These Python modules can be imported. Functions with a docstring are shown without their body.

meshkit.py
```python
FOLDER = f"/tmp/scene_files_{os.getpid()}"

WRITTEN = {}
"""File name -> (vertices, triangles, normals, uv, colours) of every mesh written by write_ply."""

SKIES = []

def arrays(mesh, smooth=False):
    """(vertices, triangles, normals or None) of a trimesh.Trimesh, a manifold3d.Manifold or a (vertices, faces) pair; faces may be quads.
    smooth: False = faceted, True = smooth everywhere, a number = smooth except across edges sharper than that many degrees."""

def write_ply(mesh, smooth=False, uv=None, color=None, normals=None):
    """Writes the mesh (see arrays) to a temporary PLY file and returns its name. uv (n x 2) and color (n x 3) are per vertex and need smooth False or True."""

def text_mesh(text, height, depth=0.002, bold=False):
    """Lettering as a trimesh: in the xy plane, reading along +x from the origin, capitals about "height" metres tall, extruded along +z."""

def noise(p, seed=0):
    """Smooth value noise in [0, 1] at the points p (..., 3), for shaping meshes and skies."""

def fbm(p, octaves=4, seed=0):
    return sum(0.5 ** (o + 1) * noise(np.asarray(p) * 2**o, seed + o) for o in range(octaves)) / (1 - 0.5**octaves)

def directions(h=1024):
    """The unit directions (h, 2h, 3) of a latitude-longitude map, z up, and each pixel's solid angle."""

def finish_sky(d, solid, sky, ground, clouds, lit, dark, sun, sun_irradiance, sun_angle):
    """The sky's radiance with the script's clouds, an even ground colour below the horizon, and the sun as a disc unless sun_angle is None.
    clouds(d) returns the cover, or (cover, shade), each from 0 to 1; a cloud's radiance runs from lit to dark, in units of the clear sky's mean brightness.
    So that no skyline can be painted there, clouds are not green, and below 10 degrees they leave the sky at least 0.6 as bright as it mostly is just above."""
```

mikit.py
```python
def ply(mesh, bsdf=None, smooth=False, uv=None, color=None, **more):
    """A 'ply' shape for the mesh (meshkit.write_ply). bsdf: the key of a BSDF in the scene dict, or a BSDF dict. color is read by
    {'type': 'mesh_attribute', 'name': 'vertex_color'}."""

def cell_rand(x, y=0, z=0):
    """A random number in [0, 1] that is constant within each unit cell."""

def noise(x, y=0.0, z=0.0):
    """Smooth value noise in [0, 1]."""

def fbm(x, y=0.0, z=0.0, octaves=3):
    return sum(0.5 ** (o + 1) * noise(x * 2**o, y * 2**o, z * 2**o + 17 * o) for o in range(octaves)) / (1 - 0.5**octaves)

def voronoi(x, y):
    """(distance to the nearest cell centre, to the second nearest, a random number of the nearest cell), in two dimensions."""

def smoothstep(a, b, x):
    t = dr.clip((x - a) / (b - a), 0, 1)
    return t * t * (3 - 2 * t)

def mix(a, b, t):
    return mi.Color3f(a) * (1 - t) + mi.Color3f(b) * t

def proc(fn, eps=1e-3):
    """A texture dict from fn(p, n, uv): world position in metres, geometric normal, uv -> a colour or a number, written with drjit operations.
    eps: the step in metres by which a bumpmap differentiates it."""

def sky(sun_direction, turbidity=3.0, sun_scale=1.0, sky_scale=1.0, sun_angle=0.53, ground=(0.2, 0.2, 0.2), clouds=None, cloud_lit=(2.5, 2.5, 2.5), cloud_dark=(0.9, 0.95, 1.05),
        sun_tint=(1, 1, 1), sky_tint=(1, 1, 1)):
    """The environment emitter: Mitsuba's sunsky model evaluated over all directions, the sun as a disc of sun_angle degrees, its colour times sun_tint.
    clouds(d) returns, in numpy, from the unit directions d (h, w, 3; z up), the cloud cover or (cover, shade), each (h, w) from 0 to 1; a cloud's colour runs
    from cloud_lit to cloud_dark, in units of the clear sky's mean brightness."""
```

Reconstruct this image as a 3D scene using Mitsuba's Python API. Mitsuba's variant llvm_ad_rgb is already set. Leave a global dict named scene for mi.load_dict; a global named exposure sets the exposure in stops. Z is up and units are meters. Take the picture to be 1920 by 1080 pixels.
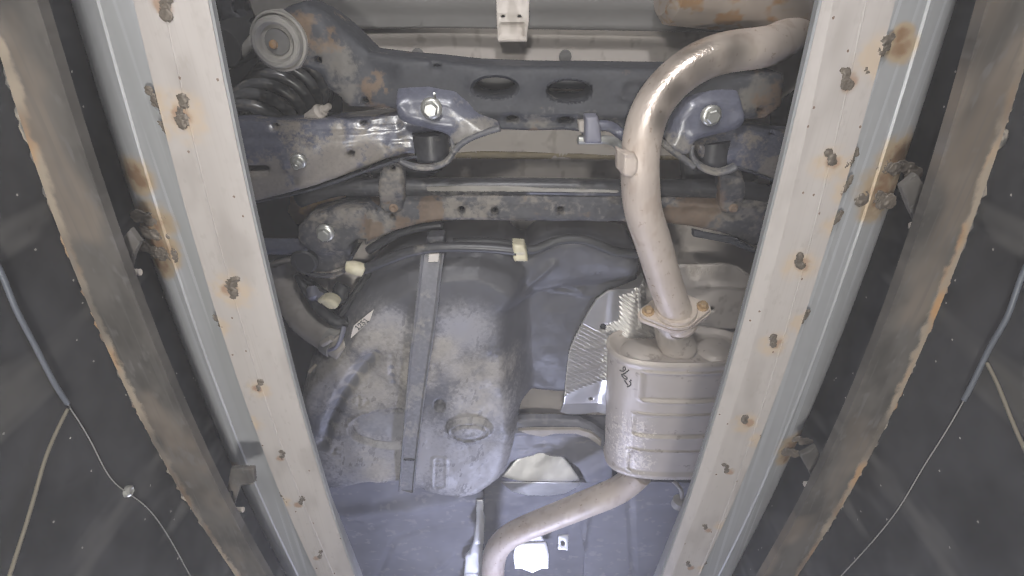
import math
import numpy as np
import trimesh
import shapely
from shapely.geometry import Polygon, LineString, Point
from scipy.spatial import Delaunay
from scipy.interpolate import CubicSpline
import drjit as dr
import mitsuba as mi
import mikit
import meshkit
from mikit import proc, noise, fbm, voronoi, cell_rand, smoothstep, mix

T = mi.ScalarTransform4f
rng = np.random.default_rng(7)
scene, labels = {}, {}

# ------------------------------------------------------------------ camera, lamps, exposure
CZ = 0.60                       # height of the camera above the pit floor
PITCH = math.radians(60)
FOC = 1000.0 / 960.0
exposure = 0.65
scene['haze_air'] = {'type': 'homogeneous', 'albedo': {'type': 'rgb', 'value': [0.95, 0.95, 0.95]}, 'sigma_t': 0.155, 'phase': {'type': 'hg', 'g': 0.45}}
scene['camera'] = {'type': 'perspective', 'fov': 2 * math.degrees(math.atan(1 / FOC)), 'fov_axis': 'x', 'near_clip': 0.01, 'far_clip': 50.0,
                   'to_world': T().look_at(origin=[0, 0, CZ], target=[0, math.cos(PITCH), CZ + math.sin(PITCH)], up=[0, 0, 1]),
                   'medium': {'type': 'ref', 'id': 'haze_air'}}
LAMPS = [((-0.03, 0.26, -0.30), 0.050, (155, 151, 144), (0, 0, 1)),      # x, y, height relative to the camera, radius, radiance, facing
         ((0.02, 1.32, 0.28), 0.045, (108, 115, 162), (0, -.75, .66)),
         ((-0.13, -0.34, -0.12), 0.045, (125, 122, 118), (.1, .3, .95)),
         ((0.05, -0.66, 0.08), 0.045, (222, 220, 226), (.05, .65, .75))]


# ------------------------------------------------------------------ helpers
def P(px, py, h):
    """Point seen at a place of the 1920 x 1080 photograph, on the level h metres above the camera."""
    dx, dy = (px - 960) / 1000.0, (540 - py) / 1000.0
    y = math.cos(PITCH) - math.sin(PITCH) * dy
    z = math.sin(PITCH) + math.cos(PITCH) * dy
    return np.array([dx * h / z, y * h / z, CZ + h])


def PP(pts, h):
    return np.array([P(a, b, h) for a, b in pts])


def XY(pts, h):
    return PP(pts, h)[:, :2]


def numbered(key):
    if key not in used:
        used.add(key)
        return key
    k = 1
    while f'{key}_{k:03d}' in used:
        k += 1
    used.add(f'{key}_{k:03d}')
    return f'{key}_{k:03d}'


used = set()


def put(name, mesh, bsdf, parent=None, smooth=35, label=None, **tags):
    key = numbered(f'{parent}__{name}' if parent else name)
    scene[key] = mikit.ply(mesh, bsdf, smooth=smooth)
    if label:
        tags['label'] = label
    if tags:
        labels[key] = tags
    return key


def thing(name, label, category, group=None):
    key = numbered(name)
    labels[key] = {'label': label, 'category': category}
    if group:
        labels[key]['group'] = group
    return key


def chaikin(pts, n=1, closed=True):
    p = np.asarray(pts, float)
    for _ in range(n):
        if closed:
            q = np.roll(p, -1, 0)
            p = np.stack([p * .75 + q * .25, p * .25 + q * .75], 1).reshape(-1, 2)
        else:
            q = np.stack([p[:-1] * .75 + p[1:] * .25, p[:-1] * .25 + p[1:] * .75], 1).reshape(-1, 2)
            p = np.vstack([p[:1], q, p[-1:]])
    return p


def spline(pts, n):
    """n points along a smooth curve through pts (any dimension)."""
    p = np.asarray(pts, float)
    t = np.concatenate([[0], np.cumsum(np.linalg.norm(np.diff(p[:, :3], axis=0), axis=1) ** .6)])
    return CubicSpline(t, p, bc_type='natural')(np.linspace(0, t[-1], n))


def ellipse(cx, cy, rx, ry, n=40, rot=0):
    a = np.arange(n) * 2 * np.pi / n
    x, y = rx * np.cos(a), ry * np.sin(a)
    c, s = math.cos(rot), math.sin(rot)
    return np.stack([cx + x * c - y * s, cy + x * s + y * c], 1)


def rrect(x0, y0, x1, y1, r, skew=0.0):
    g = shapely.box(x0 + r, y0 + r, x1 - r, y1 - r).buffer(r, 5)
    q = np.array(g.exterior.coords)[:-1]
    q[:, 0] += (q[:, 1] - y0) * skew
    return q


def sstep(a, b, x):
    t = np.clip((x - a) / (b - a), 0, 1)
    return t * t * (3 - 2 * t)


def relief_z(xy, feats, h):
    """Height change (up positive, so a boss that hangs down is negative) from a list of features traced in the photograph."""
    pts = shapely.points(xy)
    z = np.zeros(len(xy))
    for f in feats:
        kind = f[0]
        if kind == 'line':
            d = shapely.distance(LineString(XY(f[1], h)), pts)
            z += f[3] * np.exp(-(d / f[2]) ** 2)
        elif kind == 'loop':
            q = XY(f[1], h)
            d = shapely.distance(LineString(np.vstack([q, q[:1]])), pts)
            z += f[3] * np.exp(-(d / f[2]) ** 2)
        elif kind == 'poly':
            g = Polygon(XY(f[1], h)).buffer(0)
            d = shapely.distance(g.boundary, pts)
            d = np.where(shapely.contains_xy(g, xy[:, 0], xy[:, 1]), d, -d)
            z += f[3] * sstep(-f[2] / 2, f[2] / 2, d)
        elif kind == 'bump':
            c = P(*f[1], h)[:2]
            z += f[3] * np.exp(-((xy - c) ** 2).sum(1) / f[2] ** 2)
        elif kind == 'plane':                       # slope: per metre in x and y about a point
            c = P(*f[1], h)[:2]
            z += (xy - c) @ np.array(f[2])
        elif kind == 'fn':
            z += f[1](xy)
        elif kind == 'noise':
            q = np.column_stack([xy * f[1], np.full(len(xy), f[3] if len(f) > 3 else 0.0)])
            z += f[2] * (meshkit.fbm(q, 3) - .5)
    return z


def sheet(poly, h, thick, edge=0.004, feats=(), step=0.006, holes=(), smooth_poly=0, world=False):
    """A pressed part: outline and holes traced at level h, its lower face with rounded edges and relief, sides and a flat back. One closed mesh."""
    pl = np.asarray(poly, float)
    if smooth_poly:
        pl = chaikin(pl, smooth_poly)
    xy = pl if world else XY(pl, h)
    g = Polygon(xy, [XY(q, h) for q in holes]).buffer(0)
    if g.geom_type != 'Polygon':
        g = max(g.geoms, key=lambda a: a.area)
    g = shapely.geometry.polygon.orient(g)
    loops = []
    for ring in [g.exterior, *g.interiors]:
        n = max(8, int(ring.length / step))
        loops.append(np.array([ring.interpolate(k / n, normalized=True).coords[0] for k in range(n)]))
    x0, y0, x1, y1 = g.bounds
    gx, gy = np.meshgrid(np.arange(x0, x1, step), np.arange(y0, y1, step * .9))
    gx[::2] += step / 2
    q = np.column_stack([gx.ravel(), gy.ravel()])
    inside = shapely.contains_xy(g, q[:, 0], q[:, 1])
    q = q[inside]
    d = shapely.distance(g.boundary, shapely.points(q))
    q, d = q[d > step * .55], d[d > step * .55]
    extra = []
    if edge > 0:                                    # rows that follow the rounded edge
        for e in (0.15, 0.45):
            gg = g.buffer(-edge * e)
            for a in getattr(gg, 'geoms', [gg]):
                if a.is_empty:
                    continue
                for ring in [a.exterior, *a.interiors]:
                    n = max(6, int(ring.length / step))
                    extra.append(np.array([ring.interpolate(k / n, normalized=True).coords[0] for k in range(n)]))
        keep = d > edge * .45 + step * .35
        q = q[keep]
    allp = np.vstack(loops + extra + [q])
    tri = Delaunay(allp).simplices
    cen = allp[tri].mean(1)
    ok = shapely.contains_xy(g, cen[:, 0], cen[:, 1])
    tri = tri[ok]
    a, b, c = allp[tri[:, 0]], allp[tri[:, 1]], allp[tri[:, 2]]
    area = (b[:, 0] - a[:, 0]) * (c[:, 1] - a[:, 1]) - (b[:, 1] - a[:, 1]) * (c[:, 0] - a[:, 0])
    tri = tri[np.abs(area) > 1e-12]
    area = area[np.abs(area) > 1e-12]
    tri = np.where((area > 0)[:, None], tri[:, ::-1], tri)      # face down
    db = shapely.distance(g.boundary, shapely.points(allp))
    z = np.zeros(len(allp))
    if edge > 0:
        u = 1 - np.clip(db / edge, 0, 1)
        z += edge * (1 - np.sqrt(np.clip(1 - u * u, 0, 1)))
    if len(feats):
        z += relief_z(allp, feats, h)
    low = np.column_stack([allp, CZ + h + z])
    top = np.column_stack([allp, CZ + h + np.maximum(z, 0) + thick])
    n = len(allp)
    faces = [tri, tri[:, ::-1] + n]
    at = 0
    verts = [low, top]
    for lp in loops:
        m = len(lp)
        i = at + np.arange(m)
        j = at + (np.arange(m) + 1) % m
        s1 = np.column_stack([i, j, j + n])
        s2 = np.column_stack([i, j + n, i + n])
        faces += [s1, s2]
        at += m
    return trimesh.Trimesh(np.vstack(verts), np.vstack(faces), process=False)


def sweep(path, radius, sides=20, n=60, smooth=True, flat=1.0, ridge=None):
    """A tube along a 3D path, capped. radius: one number or one per given point."""
    p = np.asarray(path, float)
    r = np.broadcast_to(np.asarray(radius, float), (len(p),))
    q = spline(np.column_stack([p, r]), n) if smooth else np.column_stack([p, r])
    p, r = q[:, :3], q[:, 3]
    t = np.gradient(p, axis=0)
    t /= np.linalg.norm(t, axis=1, keepdims=True)
    up = np.array([0.13, 0.21, 1.0]) if abs(t[0][2]) < .9 else np.array([1.0, 0.1, 0])
    a = np.cross(up, t[0])
    a /= np.linalg.norm(a)
    ang = np.arange(sides) * 2 * np.pi / sides
    rings = []
    for k in range(len(p)):
        a = a - t[k] * (a @ t[k])
        a /= np.linalg.norm(a)
        b = np.cross(t[k], a)
        rr = r[k] * (1 if ridge is None else ridge(k / (len(p) - 1), ang))
        rings.append(p[k] + (np.cos(ang) * rr)[:, None] * a + (np.sin(ang) * rr * flat)[:, None] * b)
    v = np.vstack(rings + [p[:1], p[-1:]])
    f = []
    m = sides
    for k in range(len(p) - 1):
        i = np.arange(m)
        j = (i + 1) % m
        f += [np.column_stack([k * m + i, k * m + j, (k + 1) * m + j]), np.column_stack([k * m + i, (k + 1) * m + j, (k + 1) * m + i])]
    i = np.arange(m)
    j = (i + 1) % m
    f += [np.column_stack([j, i, np.full(m, len(v) - 2)]), np.column_stack([(len(p) - 1) * m + i, (len(p) - 1) * m + j, np.full(m, len(v) - 1)])]
    return trimesh.Trimesh(v, np.vstack(f), process=False)


def outward(m):
    return m if m.volume > 0 else trimesh.Trimesh(m.vertices, m.faces[:, ::-1], process=False)


def lathe(profile, center, axis=(0, 0, 1), sides=40):
    """Revolve (radius, along) pairs about an axis through center."""
    ax = np.asarray(axis, float)
    ax /= np.linalg.norm(ax)
    a = np.cross(ax, [0.3, 1, 0.2])
    a /= np.linalg.norm(a)
    b = np.cross(ax, a)
    ang = np.arange(sides) * 2 * np.pi / sides
    v, f = [], []
    for r, s in profile:
        v.append(np.asarray(center) + ax * s + r * (np.cos(ang)[:, None] * a + np.sin(ang)[:, None] * b))
    m = sides
    for k in range(len(profile) - 1):
        i = np.arange(m)
        j = (i + 1) % m
        f += [np.column_stack([k * m + i, k * m + j, (k + 1) * m + j]), np.column_stack([k * m + i, (k + 1) * m + j, (k + 1) * m + i])]
    return trimesh.Trimesh(np.vstack(v), np.vstack(f), process=False)


def join(*ms):
    return trimesh.util.concatenate(list(ms))


def hexprism(r0, z0, r1, z1, c, ax, rot=0.3):
    m = lathe([(0, z0), (r0, z0), (r0 * 1.0, z0), (r1, z1), (r1 * .82, z1 + .0012 * np.sign(z1 - z0)), (0, z1 + .0012 * np.sign(z1 - z0))], c, ax, 6)
    return m


def bolt(px, py, h, r, name='bolt', parent=None, bsdf='zinc', ax=(0, 0, -1), stud=False, label=None):
    """Hexagon bolt with a flange, hanging down from level h."""
    c = P(px, py, h)
    fl = lathe([(0, -.002), (r * .98, -.002), (r, r * .12), (r * .9, r * .26), (r * .72, r * .36), (0, r * .38)], c, ax, 36)
    hx = hexprism(r * .70, r * .3, r * .70, r * .92, c, ax)
    ms = [fl, hx]
    if stud:
        ms.append(lathe([(r * .36, r * .5), (r * .36, r * 1.5), (r * .28, r * 1.62), (0, r * 1.62)], c, ax, 16))
    return put(name, join(*ms), bsdf, parent, smooth=28, label=label)


# ------------------------------------------------------------------ materials
def rgb(*c):
    return {'type': 'rgb', 'value': list(c)}


def mat(name, color, rough=0.5, metallic=0.0, spec=0.5, bump=None, bump_scale=1.0, **more):
    d = {'type': 'principled', 'base_color': proc(color) if callable(color) else rgb(*color),
         'roughness': proc(rough) if callable(rough) else float(rough), 'metallic': metallic if not callable(metallic) else proc(metallic), 'specular': spec, **more}
    if bump is not None:
        d = {'type': 'bumpmap', 'arbitrary': proc(bump, eps=4e-4), 'scale': bump_scale, 'bsdf': d}
    scene[name] = {'type': 'twosided', 'bsdf': d}
    return name


def near(p, spots):
    """0..1 how near a point is to any of the given (x, y, radius) spots."""
    s = mi.Float(0)
    for x, y, r in spots:
        s = dr.maximum(s, dr.exp(-(dr.square(p.x - x) + dr.square(p.y - y)) / (r * r)))
    return s


def at(pts, h):
    """[(px, py, radius in m)] -> world spots"""
    return [(*P(a, b, h)[:2], r) for a, b, r in pts]


RAIL_H, TUBE_H, BEAM_H = 0.42, 0.426, 0.36
WELDS_L = [(345, 212, 1.3), (437, 537, 1.35), (487, 722, .85), (530, 853, .8), (565, 940, .85), (600, 1040, .8), (310, 3, 1.2)]
EDGE_L = [(293, 190, 1.0), (306, 240, .5), (411, 605, .8), (476, 785, .7), (533, 933, .7)]
WELDS_R = [(1587, 148, 1.1), (1556, 298, 1.0), (1500, 490, 1.1), (1450, 637, 1.0), (1397, 787, 1.0), (1363, 877, .85), (1322, 988, .75), (1290, 1058, .8)]
EDGE_R = [(1650, 100, 1.2), (1594, 305, .9), (1585, 350, .8), (1566, 415, .8), (1505, 598, .9), (1421, 818, .8), (1355, 978, .7), (1318, 1060, .7)]
rust_near = at([(a - 6 if a < 960 else a + 6, b + 7, .0068 * s) for a, b, s in WELDS_L + WELDS_R], RAIL_H)
warm_near = at([(a, b + 8, .017 * s) for a, b, s in WELDS_L[:3] + EDGE_L + EDGE_R + WELDS_R[1:5]], RAIL_H)


def plate_color(p, n, uv):
    big = fbm(p.x * 60, p.y * 6, 3.0)
    streak = noise(p.x * 900, p.y * 9, 1.0)
    c = mix([.285, .263, .247], [.335, .312, .296], big)
    c = mix(c, [.27, .245, .225], .35 * smoothstep(.62, .9, streak) * noise(p.x * 40, p.y * 12, 9.0))
    blot = fbm(p.x * 240, p.y * 120, 6.0)
    c = mix(c, [.25, .23, .21], .35 * smoothstep(.62, .85, blot))
    c = mix(c, [.215, .195, .18], .45 * smoothstep(.5, .78, fbm(p.x * 45, p.y * 15, 7.0)))
    edge = fbm(p.x * 160, p.y * 160, 1.0)
    c = mix(c, [.36, .275, .185], .6 * smoothstep(.25, .9, near(p, warm_near) * (.4 + 1.1 * edge)))
    c = mix(c, [.22, .14, .09], .8 * smoothstep(.22, .8, near(p, rust_near) * (.45 + edge)))
    sp = voronoi(p.x * 70, p.y * 55)
    c = mix(c, [.14, .10, .08], smoothstep(.075, .045, sp[0]) * (sp[2] > .88))
    return c


mat('plate_paint', plate_color, rough=.55, spec=.3)
tube_rust = at([(285, 415, .020), (296, 470, .022), (275, 440, .02), (455, 893, .014), (440, 885, .012), (1690, 300, .022), (1660, 350, .024), (1645, 385, .018), (1490, 840, .02), (1480, 860, .016),
                (1690, 90, .012), (250, 330, .018), (300, 500, .014), (1690, 70, .01)], TUBE_H)


def tube_color(p, n, uv):
    c = mix([.23, .235, .235], [.29, .295, .305], fbm(p.x * 90, p.y * 4, 2.0))
    c = mix(c, [.36, .37, .39], .5 * smoothstep(.6, .9, noise(p.x * 300, p.y * 5, 4.0)))
    k = near(p, tube_rust) * (.4 + 1.1 * fbm(p.x * 130, p.y * 130, p.z * 130))
    c = mix(c, [.30, .235, .16], smoothstep(.2, .6, k))
    c = mix(c, [.17, .095, .05], .8 * smoothstep(.55, 1.0, k))
    return c


mat('galvanised', tube_color, rough=.42, metallic=.25, spec=.5)


def poly2(q, y):
    return q[0] * y * y + q[1] * y + q[2]


BO = [np.polyfit(*PP(e, BEAM_H)[:, [1, 0]].T, 2).tolist() for e in (
    [(0, 80), (37, 217), (80, 360), (143, 533), (187, 627), (240, 720), (283, 820), (320, 887), (360, 953), (427, 1063)],
    [(1920, 90), (1873, 290), (1847, 357), (1780, 540), (1700, 720), (1657, 803), (1613, 880), (1567, 960), (1500, 1080)])]


def beam_color(p, n, uv):
    a = fbm(p.x * 45, p.y * 25, 1.0, octaves=4)
    c = mix([.042, .039, .036], [.078, .072, .066], smoothstep(.25, .75, a))
    c = mix(c, [.17, .135, .105], .4 * smoothstep(.55, .75, fbm(p.x * 25, p.y * 14, 7.0)))
    c = mix(c, [.10, .095, .095], .6 * smoothstep(.62, .85, fbm(p.x * 150, p.y * 60, 5.0)))
    c = mix(c, [.075, .072, .07], .35 * smoothstep(.6, .9, noise(p.x * 520, p.y * 24, 3.0)))
    d = dr.minimum(dr.abs(p.x - poly2(BO[0], p.y)), dr.abs(p.x - poly2(BO[1], p.y)))
    w = fbm(p.x * 140, p.y * 110, 2.0, octaves=4)
    k = smoothstep(.0075, .0025, d + .008 * (w - .5))
    k *= .25 + .75 * smoothstep(.38, .58, fbm(p.x * 4, p.y * 16, 9.0))
    return mix(c, mix([.22, .185, .145], [.30, .18, .09], smoothstep(.48, .75, fbm(p.x * 70, p.y * 22, 4.0))), k)


mat('beam_paint', beam_color, rough=.6, spec=.3)


def crust_color(p, n, uv):
    a = fbm(p.x * 120, p.y * 90, p.z * 120, octaves=4)
    c = mix([.09, .088, .085], [.27, .24, .20], smoothstep(.40, .62, a))
    return mix(c, [.32, .17, .07], .7 * smoothstep(.5, .72, fbm(p.x * 60 + 9, p.y * 25, p.z * 60)))


mat('rust_crust', crust_color, rough=.85, spec=.2)


def wall_color(p, n, uv):
    a = fbm(p.y * 14, p.z * 14, 2.0, octaves=4)
    c = mix([.014, .014, .015], [.034, .034, .037], smoothstep(.3, .75, a))
    sp = voronoi(p.y * 48, p.z * 48)
    c = mix(c, [.24, .23, .21], smoothstep(.05, .03, sp[0]) * (sp[2] > .80))
    return mix(c, [.085, .082, .078], .6 * smoothstep(.6, .8, fbm(p.y * 30, p.z * 8, 5.0)))


mat('pit_wall_paint', wall_color, rough=.6, spec=.35, bump=lambda p, n, uv: fbm(p.y * 160, p.z * 160, 1.0), bump_scale=.0012)
mat('concrete', (.13, .13, .127), rough=.9)


def dusty(paint, dust, rust, dust_lo, rust_lo, scale, spots=(), rspots=(), paint2=None):
    def fn(p, n, uv):
        a = fbm(p.x * scale, p.y * scale, p.z * scale, octaves=4)
        fine = fbm(p.x * scale * 6, p.y * scale * 6, p.z * scale * 6)
        c = mix(paint, paint2 or [v * 1.5 for v in paint], fine)
        k = smoothstep(dust_lo, dust_lo + .28, a + .35 * (fine - .5) + (near(p, spots) * .5 if len(spots) else 0))
        c = mix(c, mix([v * .75 for v in dust], dust, fine), .85 * k)
        b = fbm(p.x * scale * .8 + 31, p.y * scale * .8, p.z * scale * .8 + 5, octaves=4)
        r = smoothstep(rust_lo, rust_lo + .16, b + .3 * (fine - .5) + (near(p, rspots) * .45 if len(rspots) else 0))
        return mix(c, mix(rust, [v * .5 for v in rust], fine), .8 * r)
    return fn


mat('subframe_paint', dusty([.032, .033, .038], [.14, .13, .115], [.19, .125, .075], .74, .74, 38,
    spots=at([(640, 120, .035), (900, 232, .015), (1000, 240, .03), (650, 170, .03), (1420, 170, .03), (1100, 240, .03)], .70),
    rspots=at([(590, 60, .035), (612, 75, .03), (700, 175, .04), (720, 200, .03), (560, 125, .02), (1425, 175, .04), (1000, 243, .015), (1440, 190, .03)], .73)),
    rough=.58, spec=.3)
mat('clevis_paint', dusty([.066, .069, .092], [.20, .185, .165], [.22, .14, .08], .58, .78, 48,
    spots=at([(880, 245, .02), (860, 262, .015), (1260, 262, .02), (905, 240, .02)], .69)), rough=.32, spec=.7)
mat('front_subframe_paint', dusty([.045, .045, .050], [.20, .18, .155], [.17, .115, .075], .45, .70, 34,
    rspots=at([(760, 405, .04), (800, 395, .03), (730, 385, .03), (1300, 400, .05), (700, 430, .03), (680, 465, .015), (1250, 410, .04)], .73)), rough=.6, spec=.35)
ARM_DUST = at([(520, 330, .035), (570, 315, .032), (630, 305, .030), (480, 345, .035), (690, 295, .024), (450, 330, .035), (1450, 320, .03)], .715)
mat('arm_paint', dusty([.066, .069, .092], [.20, .175, .145], [.20, .13, .08], .50, .84, 60, spots=ARM_DUST), rough=lambda p, n, uv: .27 + .55 * smoothstep(.2, .7, near(p, ARM_DUST)), spec=.75)
mat('rim_dust', dusty([.08, .08, .085], [.24, .22, .19], [.26, .16, .09], .42, .72, 45), rough=.5, spec=.4)
mat('black_paint', dusty([.03, .03, .033], [.15, .14, .125], [.2, .11, .05], .62, .85, 30), rough=.38, spec=.5)


def body_color(p, n, uv):
    a = fbm(p.x * 7, p.y * 12, 1.0, octaves=4)
    c = mix([.46, .42, .38], [.57, .525, .485], a)
    return mix(c, [.20, .17, .13], .35 * smoothstep(.6, .8, fbm(p.x * 60, p.y * 40, 2.0)))


mat('body_paint', body_color, rough=.6, spec=.3)
mat('body_dark', lambda p, n, uv: mix([.105, .102, .098], [.15, .145, .14], fbm(p.x * 9, p.y * 12, 3.0)), rough=.55, spec=.35)
mat('seam_sealer', lambda p, n, uv: mix([.24, .20, .13], [.36, .30, .20], fbm(p.x * 50, p.y * 80, 3.0)), rough=.7)
mat('tray_plastic', lambda p, n, uv: mix(mix([.15, .15, .168], [.21, .21, .235], fbm(p.x * 14, p.y * 14, 1.0)), [.26, .25, .25], .5 * smoothstep(.62, .8, fbm(p.x * 60, p.y * 90, 5.0))), rough=.5, spec=.4)
TD = at([(720, 650, .06), (690, 740, .07), (640, 700, .06), (600, 740, .05), (730, 690, .04), (870, 690, .05), (900, 730, .06), (840, 665, .04), (890, 760, .05), (650, 850, .06), (930, 700, .04), (780, 700, .05),
         (700, 880, .05), (640, 800, .03)], .70)
TC = at([(706, 662, .007), (690, 678, .013), (674, 697, .016), (658, 718, .017), (645, 740, .017), (634, 762, .017), (624, 786, .017), (615, 812, .017), (609, 836, .014), (734, 690, .006), (735, 705, .006), (737, 718, .006)], .70)
TR = at([(700, 800, .034), (740, 806, .036)], .70)
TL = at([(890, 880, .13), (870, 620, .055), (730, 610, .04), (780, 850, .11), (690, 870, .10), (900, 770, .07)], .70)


def tank_color(p, n, uv):
    a = fbm(p.x * 26, p.y * 26, p.z * 26, octaves=4)
    fine = fbm(p.x * 210, p.y * 210, p.z * 210)
    c = mix([.068, .068, .075], [.105, .105, .115], a)
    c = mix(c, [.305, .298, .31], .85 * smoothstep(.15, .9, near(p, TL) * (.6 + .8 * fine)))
    k = smoothstep(.12, .85, near(p, TD) * (.35 + 1.0 * a) + .30 * (fine - .5))
    c = mix(c, mix([.28, .26, .23], [.40, .37, .325], fine), .85 * k)
    scr = smoothstep(.60, .70, fbm(p.x * 150 + 40 * p.y, p.y * 70, 4.0)) * smoothstep(.4, .6, noise(p.x * 30, p.y * 30, 8.0))
    c = mix(c, [.085, .083, .09], .4 * scr)
    c = mix(c, [.135, .135, .148], .85 * smoothstep(.35, .75, near(p, TC) * (.7 + .6 * fine)))
    c = mix(c, [.22, .22, .235], .7 * smoothstep(.35, .6, near(p, TR)))
    return c


mat('tank_plastic', tank_color, rough=.45, spec=.4, bump=lambda p, n, uv: fbm(p.x * 260, p.y * 260, p.z * 260), bump_scale=.0009)
mat('strap_paint', dusty([.13, .13, .142], [.26, .25, .235], [.2, .13, .08], .50, .80, 34), rough=.5, spec=.45)


def steel_color(p, n, uv):
    a = fbm(p.x * 30, p.y * 30, p.z * 30, octaves=4)
    c = mix([.43, .365, .315], [.53, .46, .40], a)
    c = mix(c, [.38, .30, .24], .5 * smoothstep(.52, .75, fbm(p.x * 80, p.y * 40, p.z * 80)))
    c = mix(c, [.30, .215, .15], .55 * smoothstep(.68, .80, fbm(p.x * 170, p.y * 170, p.z * 170 + 3)))
    return mix(c, [.62, .54, .45], .5 * smoothstep(.6, .75, fbm(p.x * 14, p.y * 14, p.z * 14 + 3)))


CLEAN = at([(1300, 110, .045), (1250, 160, .035), (1222, 205, .022), (1365, 95, .03)], .70)
mat('exhaust_steel', steel_color, rough=lambda p, n, uv: .50 - .24 * near(p, CLEAN), metallic=lambda p, n, uv: .12 + .68 * near(p, CLEAN), spec=.5, bump=lambda p, n, uv: fbm(p.x * 300, p.y * 300, p.z * 300), bump_scale=.0005)
MS = at([(1185, 820, .05), (1175, 860, .05), (1200, 875, .04)], .66)


def muffler_color(p, n, uv):
    a = fbm(p.x * 18, p.y * 18, p.z * 18, octaves=4)
    c = mix([.39, .35, .312], [.49, .445, .40], a)
    fine = fbm(p.x * 320, p.y * 320, p.z * 320)
    c = mix(c, [.60, .55, .48], .8 * smoothstep(.5, .62, fine * (.35 + .8 * near(p, MS))))
    return mix(c, [.22, .18, .15], .5 * smoothstep(.66, .8, fbm(p.x * 70, p.y * 90, p.z * 70 + 2)))


mat('muffler_steel', muffler_color, rough=.48, metallic=.22, spec=.5, bump=lambda p, n, uv: fbm(p.x * 330, p.y * 330, p.z * 330) * (.25 + near(p, MS)), bump_scale=.0010)
mat('shield_aluminium', lambda p, n, uv: mix([.50, .49, .47], [.62, .60, .57], fbm(p.x * 40, p.y * 40, p.z * 40)), rough=.34, metallic=.8, spec=.5)
mat('foil', lambda p, n, uv: mix([.56, .555, .54], [.72, .715, .70], fbm(p.x * 60, p.y * 60, 1.0)), rough=.38, metallic=.7, spec=.5)
mat('zinc', lambda p, n, uv: mix([.36, .36, .33], [.55, .55, .52], fbm(p.x * 120, p.y * 120, p.z * 120)), rough=.34, metallic=.7)
mat('copper_bolt', (.42, .29, .16), rough=.5, metallic=.4)
mat('rubber', (.036, .036, .037), rough=.5, spec=.4)
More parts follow.
